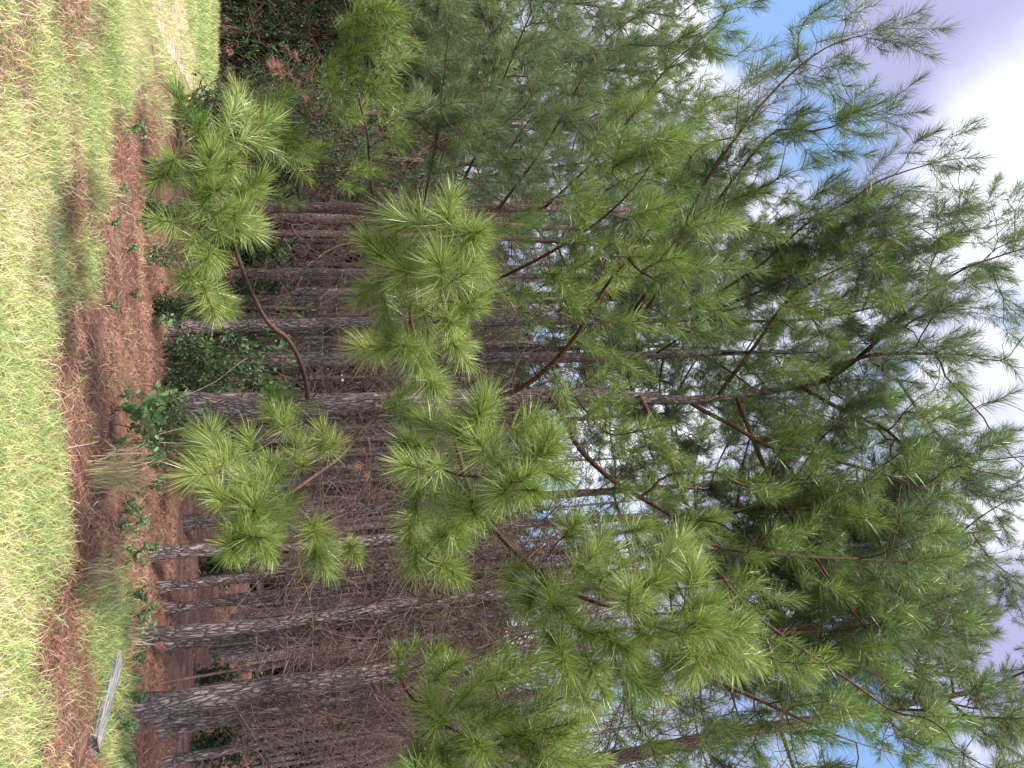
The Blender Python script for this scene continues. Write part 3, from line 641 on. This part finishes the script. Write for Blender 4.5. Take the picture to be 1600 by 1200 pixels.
for Yr in np.arange(18.5, 44, 2.3):
    for Xr in np.arange(-22, 30, 1.75):
        x = Xr + RNG.normal(0, .3); y = Yr + RNG.normal(0, .45)
        p = np.array([x, y, 1.6]) - CAM; d = p @ FW; py = 600 + FPX * (p @ RT) / d
        if not (-60 < py < 1260): continue
        if py < 290 - (y - 18) * 1.5: continue               # the track opening
        if py < 330 and y < 24: continue
        if RNG.random() < .38: continue
        far_xy.append((x, y))
for x, y in far_xy:
    t = empty('pine_tree', (x, y, -.03), 'one of the many thin shaded pine trunks deep inside the plantation', 'pine tree', 'pines deep in the plantation')
    i = int(RNG.integers(5)); w = link('trunk', POLE[int(RNG.integers(5))], t); c_ = link('crown_branches', CROWN[i][0], t); n_ = link('crown', CROWN[i][1], t)
    s = .85 + .3 * RNG.random(); w.scale = (s, s, .9 + .2 * RNG.random())
    rz = RNG.random() * 6.28; c_.rotation_euler.z = rz; n_.rotation_euler.z = rz; t.rotation_euler = (RNG.normal(0, .012), RNG.normal(0, .012), RNG.random() * 6.28)
    for c2 in (c_, n_): c2.scale.z = w.scale.z
    dead_branches(t, np.array([x, y, 0.]), np.array([[x, y, 0], [x, y, 4], [x, y, 8.]]), None, 12, 1.5, 9.5, 1.5)

# ================================================================== BROADLEAF SHRUBS, SEEDLINGS, TUFTS
class Leaves:
    def __init__(s): s.V = []; s.t = []
    def add(s, p, d, l, w, tint, rng=RNG):
        d = unit(d); sd = unit(np.cross(d, rng.normal(size=3))); nr = np.cross(sd, d)
        p = np.asarray(p); s.V.append([p, p + d * l * .30 + sd * w * .42 + nr * w * .14, p + d * l * .65 + sd * w * .46 + nr * w * .12, p + d * l - nr * l * .12,
                                       p + d * l * .65 - sd * w * .46 + nr * w * .12, p + d * l * .30 - sd * w * .42 + nr * w * .14, p + d * l * .33, p + d * l * .66]); s.t.append(tint)
    def mesh(s, name, mat):
        V = np.array(s.V).reshape(-1, 3); k = np.arange(len(s.V))[:, None, None] * 8
        T = (k + np.array([[0, 6, 1], [0, 5, 6], [7, 3, 2], [7, 4, 3]])).reshape(-1, 3); Q = (k + np.array([[6, 7, 2, 1], [5, 4, 7, 6]])).reshape(-1, 4)
        return mesh_from(name, V, T, Q, {'tint': np.repeat(s.t, 8)}, False, mat)

def shrub_proto(i, mat, ns=9, leaf=.055, tall=1.0, spreadv=.35, nt=26, lv=9, ratio=.42):
    rg = np.random.default_rng(900 + i); tb = Tubes(); lf = Leaves()
    for s_ in range(ns):
        a = rg.random() * 6.28; top = np.array([math.cos(a) * spreadv * rg.random() ** .5, math.sin(a) * spreadv * rg.random() ** .5, tall * (.55 + .45 * rg.random())])
        st_ = spline(np.array([[rg.normal(0, .03), rg.normal(0, .03), 0], top * [.35, .35, .5] + rg.normal(0, .03, 3), top]), .06)
        tips = around(st_[[0, len(st_) // 2, -1]], nt, .13, .25, 1, 1, rg)
        nodes, par, res = grow(st_, tips, .3, .2, .2, rg); branch_tubes(nodes, par, .0016, r0=.009, tb=tb, sides=4)
        for nid, d, kk in res:
            tint = .45 + rg.normal(0, .17)
            for q in range(lv): 
                f = rg.random() * .09; lf.add(nodes[nid] - d * f, unit(d * .6 + rg.normal(0, .75, 3)), leaf * (.7 + .6 * rg.random()), leaf * ratio * (.8 + .4 * rg.random()), tint + rg.normal(0, .10), rg)
    return tb.mesh('stems', M['branch']), lf.mesh('foliage', M[mat])
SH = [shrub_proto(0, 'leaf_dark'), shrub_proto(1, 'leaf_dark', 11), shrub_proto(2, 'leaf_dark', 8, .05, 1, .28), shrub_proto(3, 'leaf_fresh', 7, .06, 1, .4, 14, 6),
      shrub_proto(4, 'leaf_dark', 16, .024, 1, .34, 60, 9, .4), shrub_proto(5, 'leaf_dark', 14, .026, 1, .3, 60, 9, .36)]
def shrub(pos, s, proto, label, group, name='broadleaf_shrub', cat='shrub', sz=None):
    t = empty(name, gz(pos), label, cat, group); rz = RNG.random() * 6.28
    for nm, me in zip(('stems', 'foliage'), SH[proto]):
        o = link(nm, me, t); o.rotation_euler.z = rz; o.scale = (s, s, sz or s)
    return t
GS = 'dark broadleaf shrubs at the left'
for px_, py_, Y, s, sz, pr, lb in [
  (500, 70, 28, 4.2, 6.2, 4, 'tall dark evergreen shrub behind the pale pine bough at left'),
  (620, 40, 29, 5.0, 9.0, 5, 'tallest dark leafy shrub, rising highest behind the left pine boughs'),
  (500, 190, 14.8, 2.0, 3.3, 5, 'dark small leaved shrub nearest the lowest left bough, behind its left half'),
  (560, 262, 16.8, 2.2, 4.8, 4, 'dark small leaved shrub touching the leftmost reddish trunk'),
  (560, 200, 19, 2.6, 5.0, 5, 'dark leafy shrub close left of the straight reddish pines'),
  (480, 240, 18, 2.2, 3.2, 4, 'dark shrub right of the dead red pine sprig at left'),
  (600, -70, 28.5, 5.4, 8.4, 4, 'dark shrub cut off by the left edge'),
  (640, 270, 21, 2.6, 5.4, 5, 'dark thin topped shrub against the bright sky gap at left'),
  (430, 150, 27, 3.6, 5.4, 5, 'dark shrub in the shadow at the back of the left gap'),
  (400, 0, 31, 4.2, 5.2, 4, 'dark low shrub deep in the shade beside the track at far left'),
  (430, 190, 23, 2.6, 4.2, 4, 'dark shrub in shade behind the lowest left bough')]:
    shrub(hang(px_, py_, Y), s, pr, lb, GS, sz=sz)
GU = 'low leafy understorey plants under the pines'
for px_, py_, Y, s, pr, lb in [
  (240, 634, 10.9, .75, 3, 'fresh bush hiding the very foot of the thick centre trunk'),
  (240, 655, 11.0, .6, 3, 'small fresh bush against the right side of the thick centre trunk'),
  (280, 545, 12.6, 1.0, 3, 'low leafy bush at the foot of the slim arching pine'),
  (300, 590, 12.6, 1.6, 3, 'leafy bush in front of the grey barked pine'),
  (260, 610, 12.2, .8, 0, 'small dark bush left of the foot of the thick centre trunk'),
  (330, 545, 14.5, 2.4, 3, 'taller loose bush between the slim arching pine and the grey pine'),
  (250, 690, 11.0, .7, 3, 'small fresh green bush right of the foot of the thick centre trunk'),
  (250, 480, 11.6, .8, 0, 'small dark bush under the low left bough'),
  (240, 400, 11.0, .7, 3, 'small bush in shade under the lowest left bough'),
  (235, 330, 10.8, .6, 0, 'small dark bush at the left end of the lowest bough'),
  (300, 700, 14, 1.4, 0, 'dark bush behind the low tufts right of the centre trunk'),
  (290, 890, 17, 1.2, 0, 'dark bush deep behind the bright low tuft'),
  (300, 1060, 16, .9, 0, 'dark bush between the leaning pines at right'),
  (320, 1170, 15, 1.3, 1, 'dark bush at the far right edge in the shade'),
  (400, 560, 12.9, 1.3, 3, 'tall loose leafy plant hiding the lower part of the grey barked pine'),
  (400, 590, 13.0, 1.2, 3, 'loose leafy plant between the grey barked pine and the thick centre trunk'),
  (400, 530, 13.9, 1.5, 3, 'tall leafy plant just right of the slim arching pine'),
  (330, 440, 17.5, 2.2, 2, 'dark shrub in shade between the left slim trunks'),
  (330, 380, 19, 2.4, 1, 'dark shrub in deep shade behind the reddish trunks')]:
    shrub(hang(px_, py_, Y), s, pr, lb, GU, sz=s * (1.7 if px_ == 400 else 1))

def seedling(i, nst, hgt, leaf, lv, mat='leaf_fresh'):
    rg = np.random.default_rng(1200 + i); tb = Tubes(); lf = Leaves()
    for s_ in range(nst):
        a = rg.random() * 6.28; top = np.array([math.cos(a) * hgt * .4, math.sin(a) * hgt * .4, hgt * (.6 + .4 * rg.random())])
        st_ = spline(np.array([[0, 0, 0], top * [.3, .3, .55], top]), .03); tb.add(st_, np.linspace(.003, .0012, len(st_)), 4)
        for q in range(lv):
            f = .3 + .7 * (q + rg.random()) / lv; p = st_[min(len(st_) - 1, int(f * len(st_)))]; az = q * 2.4
            lf.add(p, unit(np.array([math.cos(az), math.sin(az), .35 + .3 * rg.random()])), leaf * (.7 + .5 * rg.random()), leaf * .55, .62 + rg.normal(0, .13), rg)
    return tb.mesh('stems', M['branch']), lf.mesh('leaves', M[mat])
SD = [seedling(0, 4, .38, .085, 9), seedling(1, 6, .28, .055, 10), seedling(2, 8, .2, .04, 8), seedling(3, 3, .5, .07, 12)]
seed_spec = [(172, 640, 0, 1.54, 'young plant with round pale leaves on the red needle litter before the centre trunk'), (178, 662, 3, 1.16, 'leggy green seedling just right of the round leaved plant'),
  (205, 640, 1, 1.54, 'bushy green seedling behind the round leaved plant'), (200, 690, 1, 1.42, 'green seedling right of the round leaved plants at centre'), (212, 720, 0, 1.03, 'low seedling near the dry grass clump'),
  (215, 600, 3, 1.28, 'seedling left of the plants before the centre trunk'), (160, 475, 2, 0.84, 'tiny weed on the open red litter left of centre'), (195, 460, 1, 0.67, 'small weed at the back of the red litter under the left bough'),
  (232, 500, 0, 0.92, 'leafy seedling at the foot of the slim arching pine'), (165, 300, 2, 1.09, 'small weed on the litter strip at left'), (190, 390, 1, 0.67, 'weed among red needles under the lowest left bough'),
  (205, 345, 1, 0.76, 'weed in shade at the left end of the litter'), (185, 800, 2, 1.34, 'creeping weed right of the dry grass clump'), (205, 820, 1, 0.84, 'fresh weed patch before the slender grey pine'),
  (195, 870, 2, 1.34, 'creeping weed before the slender grey pine'), (200, 930, 2, 1.26, 'low weed before the thin dark trunk'), (195, 985, 0, 0.67, 'broad leaved weed at the foot of the pale slanting pine'),
  (205, 1030, 1, 0.76, 'weed behind the left end of the weathered timber'), (190, 1090, 0, 0.76, 'broad leaved weed at the foot of the stout leaning pine'), (178, 1140, 0, 0.67, 'broad leaved weed beside the middle of the weathered timber'),
  (185, 1185, 1, 0.76, 'weed at the far right end of the weathered timber'), (262, 570, 3, 1.00, 'seedling in front of the grey barked pine'), (225, 760, 1, 0.92, 'fresh seedling behind the dry grass clump'),
  (215, 250, 1, 1.00, 'weed at the left tip of the lowest bough'), (190, 200, 2, 1.26, 'weed in the grass left of the lowest bough'), (238, 655, 3, 1.42, 'seedling in shade touching the foot of the centre trunk')]
for px_, py_, pr, s, lb in seed_spec:
    t = empty('seedling', gz(ground_at(px_, py_)), lb, 'plant', 'seedlings and weeds on the needle litter'); rz = RNG.random() * 6.28
    for nm, me in zip(('stems', 'leaves'), SD[pr]): o = link(nm, me, t); o.rotation_euler.z = rz; o.scale = (s, s, s)

for q in range(0, 46, 2):
    if q < 18: p_ = (RNG.uniform(160, 235), RNG.uniform(745, 870))
    elif q < 30: p_ = (RNG.uniform(165, 220), RNG.uniform(870, 1190))
    elif q < 40: p_ = (RNG.uniform(165, 250), RNG.uniform(600, 715))
    else: p_ = (RNG.uniform(150, 235), RNG.uniform(260, 520))
    t = empty('weed', gz(ground_at(*p_)), 'one of the many small green weeds dotted over the needle litter', 'weed', 'small weeds on the needle litter'); rz = RNG.random() * 6.28; s = .4 + .5 * RNG.random(); pr = int(RNG.integers(3))
    for nm, me in zip(('stems', 'leaves'), SD[pr]): o = link(nm, me, t); o.rotation_euler.z = rz; o.scale = (s, s, s)

def grass_clump(i, n, h, sp):
    rg = np.random.default_rng(1300 + i); tb = Tubes()
    V = []; Tn = []; 
    for _ in range(n):
        a = rg.random() * 6.28; ln = h * (.5 + .6 * rg.random()); le = sp * rg.random() ** .7; hd = np.array([math.cos(a), math.sin(a), 0]); p = np.array([rg.normal(0, .12), rg.normal(0, .07), 0])
        c1 = p + (hd * math.sin(le * .5) + ZV * math.cos(le * .5)) * ln * .5; c2 = c1 + (hd * math.sin(le * 1.2) + ZV * math.cos(le * 1.2)) * ln * .35; c3 = c2 + (hd * math.sin(le * 2) + ZV * math.cos(le * 2)) * ln * .25
        sd = np.array([-hd[1], hd[0], 0]) * .003; V.append([p - sd, p + sd, c1 - sd, c1 + sd, c2 - sd * .7, c2 + sd * .7, c3]); Tn.append(np.clip(.45 + rg.normal(0, .25), 0, 1))
    k = np.arange(n)[:, None, None] * 7
    return mesh_from('dry_grass_clump', np.array(V).reshape(-1, 3), (np.arange(n)[:, None] * 7 + np.array([[4, 5, 6]])), (k + np.array([[0, 1, 3, 2], [2, 3, 5, 4]])).reshape(-1, 4), {'tint': np.repeat(Tn, 7)}, False, M['dry_grass'])
CL = [grass_clump(0, 150, .62, 1.15), grass_clump(1, 55, .42, 1.0)]
for px_, py_, pr, s, lb in [(145, 742, 0, 1.0, 'straw coloured clump of long dry grass on the litter right of centre'), (165, 728, 1, 1.1, 'smaller dry grass clump just behind the large straw coloured clump'),
    (185, 1000, 1, .9, 'dry grass clump before the pale slanting pine'), (150, 300, 1, .7, 'grass clump at the left part of the litter edge'),
    (135, 890, 1, .7, 'grass clump at the lawn edge before the slender grey pine')]:
    o = link('grass_clump', CL[pr]); o.location = tuple(gz(ground_at(px_, py_))); o.scale = (s, s, s); o.rotation_euler.z = RNG.random() * 6
    tag(o, lb, 'grass clump', 'dry grass clumps')

# dead red sprigs hanging in the boughs
for px_, py_, Y, lb, n_, rad in [(450, 118, 10.8, 'dead rust red pine sprig low among the left shrubs', 14, .15), (375, 422, 7.2, 'small rust coloured dead sprig at the right end of the lowest left bough', 3, .05), (572, 722, 9.0, 'small rust coloured dead sprig below the centre tufts', 3, .05), (690, 232, 12.6, 'brown dying pine sprig against the sky gap at left', 12, .25)]:
    c = atY(px_, py_, Y); tf = Tufts(); tb = Tubes(); e = empty('dead_sprig', c, lb, 'dead twig', 'dead pine sprigs')
    for q in RNG.normal(0, rad, (n_, 3)):
        tb.add([np.zeros(3), q * .5 + RNG.normal(0, .02, 3), q], [.005, .004, .003], 4); tf.add(q, unit(q + RNG.normal(0, .05, 3) - ZV * .1), (.10), .11, .004, 50, .4 + RNG.normal(0, .1))
    w = link('twig', tb.mesh('twig', M['branch']), e); link('needles', tf.mesh('needles', M['needle_dead'], grav=.3), w)

# dead leaning pole, loose sticks
def stick(name, P, r0, r1, label, cat, mat='dead', group=None):
    P = spline(P, .1); org = P[0].copy(); tb = Tubes(); tb.add(P - org, np.linspace(r0, r1, len(P)), 8, .06)
    o = link(name, tb.mesh(name, M[mat])); o.location = tuple(org); tag(o, label, cat, group); return o
b0 = gz(ground_at(250, 1068))
stick('dead_sapling', np.array([b0, atY(320, 1055, b0[1] + .2), atY(420, 1038, b0[1] + .4), atY(510, 1022, b0[1] + .5), atY(600, 1000, b0[1] + .6)]), .022, .012, 'bare thin dead sapling leaning left of the stout pine', 'dead tree', 'dead')
b1 = gz(ground_at(215, 1060))
for k, (a, b_, lb) in enumerate([((140, 520), (150, 560), 'short bleached stick lying on the red litter at centre'), ((165, 615), (158, 590), 'thin bleached stick beside the round leaved plant'), ((165, 395), (180, 415), 'thin stick on the litter under the low left bough'), ((155, 690), (105, 700), 'thin arched stick on the litter before the dry grass'), ((80, 960), (92, 985), 'pale bit of broken bark in the grass at right')]):
    p, q = gz(ground_at(*a)), gz(ground_at(*b_)); stick('fallen_stick', np.array([p + ZV * .02, (p + q) / 2 + ZV * .045, q + ZV * .02]), .007, .005, lb, 'stick', 'pale', 'fallen sticks')
# arching bare vines before the trunks
for k, (L_, lb) in enumerate([([(215, 640, 10.9), (270, 625, 10.8), (330, 600, 10.7), (370, 570, 10.6), (385, 560, 10.7)], 'bare pale stem arching up left from the foot of the centre trunk'),
    ([(230, 690, 10.6), (300, 690, 10.4), (310, 655, 10.4), (290, 640, 10.5)], 'thin bare vine looping across the foot of the centre trunk'),
    ([(225, 700, 10.3), (235, 690, 10.2), (250, 678, 10.2), (290, 668, 10.2)], 'short bare stem leaning at the right foot of the centre trunk')]):
    P = pts(L_); P[0] = gz(P[0]); stick('bare_stem', P, .008, .003, lb, 'stem', 'pale', 'bare stems at the centre trunk')

# the weathered timber lying in the grass
pA, pB = gz(ground_at(170, 1031)), gz(ground_at(139, 1168)); ax = unit(pB - pA); Ln = np.linalg.norm(pB - pA); sd = np.array([-ax[1], ax[0], 0]); Wd, Hd = .20, .12
if sd[1] < 0: sd = -sd
rows = []; ns = 26
prof = [(-.5, .0), (-.5, .93), (-.47, 1.0), (-.10, .97), (.12, .99), (.46, .98), (.5, .93), (.5, 0)]
for i in range(ns):
    f = i / (ns - 1); c = pA + ax * Ln * f
    rows.append([c + sd * (u * Wd + RNG.normal(0, .0012)) + ZV * (v * Hd + RNG.normal(0, .0012) - .025 - .025 * f) for u, v in prof])
V = np.array(rows); npf = len(prof); org = V.reshape(-1, 3).mean(0); org[2] = V[..., 2].min()
i, j = np.meshgrid(np.arange(ns - 1), np.arange(npf), indexing='ij'); k = i * npf + j; kn = i * npf + (j + 1) % npf
Q = np.stack([k, kn, kn + npf, k + npf], -1).reshape(-1, 4)
T = np.array([[0, j, j + 1] for j in range(1, npf - 1)] + [[(ns - 1) * npf, (ns - 1) * npf + j + 1, (ns - 1) * npf + j] for j in range(1, npf - 1)])
m, nt, N, L = new_mat('weathered_grey_wood')
tc = N.new('ShaderNodeTexCoord'); mp = N.new('ShaderNodeMapping'); mp.inputs['Rotation'].default_value = (0, 0, -math.atan2(ax[1], ax[0])); mp.inputs['Scale'].default_value = (1, 1, 1)
L.new(tc.outputs['Object'], mp.inputs[0]); sc_ = N.new('ShaderNodeMapping'); sc_.inputs['Scale'].default_value = (4, 55, 55); L.new(mp.outputs[0], sc_.inputs[0])
ns_ = N.new('ShaderNodeTexNoise'); ns_.inputs['Scale'].default_value = 1; ns_.inputs['Detail'].default_value = 6; L.new(sc_.outputs[0], ns_.inputs['Vector'])
b = N.new('ShaderNodeBsdfPrincipled'); b.inputs['Roughness'].default_value = .85
L.new(ramp(nt, ns_.outputs['Fac'], [(.34, (.04, .036, .034)), (.48, (.125, .115, .112)), (.74, (.27, .255, .25))]), b.inputs['Base Color'])
bp = N.new('ShaderNodeBump'); bp.inputs['Distance'].default_value = .012; L.new(ns_.outputs['Fac'], bp.inputs['Height']); L.new(bp.outputs[0], b.inputs['Normal'])
o = N.new('ShaderNodeOutputMaterial'); L.new(b.outputs[0], o.inputs[0])
bd = link('timber', mesh_from('timber', V.reshape(-1, 3) - org, T, Q, None, False, m)); bd.location = tuple(org)
tag(bd, 'weathered grey timber lying in the weeds before the stout leaning pine', 'timber')

# far undergrowth that closes the view under the canopy: one uncountable mass
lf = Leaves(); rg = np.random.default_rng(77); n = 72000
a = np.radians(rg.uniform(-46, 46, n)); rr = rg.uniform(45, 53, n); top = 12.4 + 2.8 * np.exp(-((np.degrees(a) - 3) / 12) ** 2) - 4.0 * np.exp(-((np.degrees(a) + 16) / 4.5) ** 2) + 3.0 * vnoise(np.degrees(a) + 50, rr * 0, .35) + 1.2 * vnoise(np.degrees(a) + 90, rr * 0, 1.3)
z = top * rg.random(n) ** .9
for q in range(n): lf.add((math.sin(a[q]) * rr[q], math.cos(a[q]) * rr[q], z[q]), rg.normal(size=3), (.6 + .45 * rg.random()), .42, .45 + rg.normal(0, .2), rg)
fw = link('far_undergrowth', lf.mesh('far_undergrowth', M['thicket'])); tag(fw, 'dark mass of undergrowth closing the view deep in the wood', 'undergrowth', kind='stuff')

# ================================================================== SKY, SUN, CAMERA
SUN_EL, SUN_AZ = R(52), R(205)     # sun behind the camera, a little to the left (compass from +Y)
w = bpy.data.worlds.new('World'); bpy.context.scene.world = w; w.use_nodes = True
nt = w.node_tree; N, L = nt.nodes, nt.links; N.clear()
sky = N.new('ShaderNodeTexSky'); sky.sky_type = 'NISHITA'; sky.sun_disc = False; sky.sun_elevation = SUN_EL; sky.sun_rotation = SUN_AZ
tc = N.new('ShaderNodeTexCoord')
def blob(px_, py_, r0, r1):
    """smooth mask round a sky direction"""
    d = unit(FW + RT * ((py_ - 600) / FPX) + UP * ((px_ - 800) / FPX))
    dt = N.new('ShaderNodeVectorMath'); dt.operation = 'DISTANCE'; dt.inputs[1].default_value = tuple(d); L.new(wv.outputs[0], dt.inputs[0])
    mr = N.new('ShaderNodeMapRange'); mr.interpolation_type = 'SMOOTHSTEP'; mr.inputs['From Min'].default_value = r0; mr.inputs['From Max'].default_value = r1; mr.inputs['To Min'].default_value = 1; mr.inputs['To Max'].default_value = 0
    L.new(dt.outputs['Value'], mr.inputs['Value']); return mr.outputs[0]
nz = N.new('ShaderNodeTexNoise'); nz.inputs['Scale'].default_value = 7; nz.inputs['Detail'].default_value = 7; nz.inputs['Roughness'].default_value = .55; L.new(tc.outputs['Generated'], nz.inputs['Vector'])
sb = N.new('ShaderNodeVectorMath'); sb.operation = 'SUBTRACT'; sb.inputs[1].default_value = (.5, .5, .5); L.new(nz.outputs['Color'], sb.inputs[0])
wv = N.new('ShaderNodeVectorMath'); wv.operation = 'MULTIPLY_ADD'; wv.inputs[1].default_value = (.11, .11, .11); L.new(sb.outputs[0], wv.inputs[0]); L.new(tc.outputs['Generated'], wv.inputs[2])
def mixc(fac, a, b_):
    mx = N.new('ShaderNodeMix'); mx.data_type = 'RGBA'
    L.new(fac, mx.inputs[0])
    for s, v in ((6, a), (7, b_)):
        if isinstance(v, tuple): mx.inputs[s].default_value = (*v, 1)
        else: L.new(v, mx.inputs[s])
    return mx.outputs[2]
big = N.new('ShaderNodeTexNoise'); big.inputs['Scale'].default_value = 2.6; big.inputs['Detail'].default_value = 8; big.inputs['Roughness'].default_value = .6; L.new(wv.outputs[0], big.inputs['Vector'])
cover = ramp(nt, big.outputs['Fac'], [(.40, (0, 0, 0)), (.50, (1, 1, 1))])
WHITE, GREY, BLUE = (4.2, 4.3, 4.6), (1.5, 1.58, 2.45), (.92, 1.62, 3.05)
tintsky = mixc(ramp(nt, big.outputs['Fac'], [(0, (.55, .55, .55)), (1, (.55, .55, .55))]), sky.outputs[0], BLUE)
shade = N.new('ShaderNodeTexNoise'); shade.inputs['Scale'].default_value = 3.3; shade.inputs['Detail'].default_value = 5; L.new(wv.outputs[0], shade.inputs['Vector'])
cloudc = mixc(ramp(nt, shade.outputs['Fac'], [(.38, (0, 0, 0)), (.62, (1, 1, 1))]), GREY, WHITE)
c = mixc(cover, tintsky, cloudc)
c = mixc(blob(1480, 90, .10, .26), c, GREY)
c = mixc(blob(1060, 70, .05, .09), c, WHITE)
c = mixc(blob(1215, 10, .055, .10), c, tintsky)
c = mixc(blob(1280, 220, .02, .09), c, tintsky)
c = mixc(blob(1650, 260, .05, .17), c, WHITE)
c = mixc(blob(1560, 330, .03, .13), c, WHITE)
c = mixc(blob(1560, 860, .03, .11), c, WHITE)
c = mixc(blob(1610, 1000, .06, .15), c, GREY)
# sky boosted towards the sun, unseen behind the camera: added soft front fill
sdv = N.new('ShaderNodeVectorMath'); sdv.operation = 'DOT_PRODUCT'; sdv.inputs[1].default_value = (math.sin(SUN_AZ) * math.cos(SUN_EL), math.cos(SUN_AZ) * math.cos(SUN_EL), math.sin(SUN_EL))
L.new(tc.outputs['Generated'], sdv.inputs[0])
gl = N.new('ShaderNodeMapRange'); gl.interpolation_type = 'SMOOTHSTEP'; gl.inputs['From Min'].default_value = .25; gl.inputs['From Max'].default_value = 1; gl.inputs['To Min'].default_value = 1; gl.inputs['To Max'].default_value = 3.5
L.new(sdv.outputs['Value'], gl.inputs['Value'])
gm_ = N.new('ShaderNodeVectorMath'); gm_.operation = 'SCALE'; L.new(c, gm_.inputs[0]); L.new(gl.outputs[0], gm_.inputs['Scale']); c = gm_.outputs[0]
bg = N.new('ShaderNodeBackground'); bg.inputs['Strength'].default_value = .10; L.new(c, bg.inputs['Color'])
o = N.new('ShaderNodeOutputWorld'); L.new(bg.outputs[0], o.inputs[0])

sd_ = bpy.data.lights.new('sun', 'SUN'); sd_.energy = 2.8; sd_.angle = R(6); sd_.color = (1, .95, .86)
so = bpy.data.objects.new('sun', sd_); C.objects.link(so); so.location = (0, -20, 30)
sv = Vector((math.sin(SUN_AZ) * math.cos(SUN_EL), math.cos(SUN_AZ) * math.cos(SUN_EL), math.sin(SUN_EL)))
so.rotation_euler = sv.to_track_quat('Z', 'Y').to_euler()

cd = bpy.data.cameras.new('camera'); cam = bpy.data.objects.new('camera', cd); C.objects.link(cam)
cd.sensor_width = 36; cd.lens = 36 * FPX / 1600; cd.clip_end = 2000; cd.clip_start = .05
mw = Matrix.Identity(4)
for r_ in range(3): mw[r_][0] = UP[r_]; mw[r_][1] = -RT[r_]; mw[r_][2] = -FW[r_]; mw[r_][3] = CAM[r_]
cam.matrix_world = mw; bpy.context.scene.camera = cam
S = bpy.context.scene
S.view_settings.view_transform = 'Standard'; S.view_settings.look = 'None'; S.view_settings.exposure = 1.8; S.view_settings.gamma = 1
S.cycles.max_bounces = 5; S.cycles.diffuse_bounces = 3; S.cycles.glossy_bounces = 2; S.cycles.transmission_bounces = 3
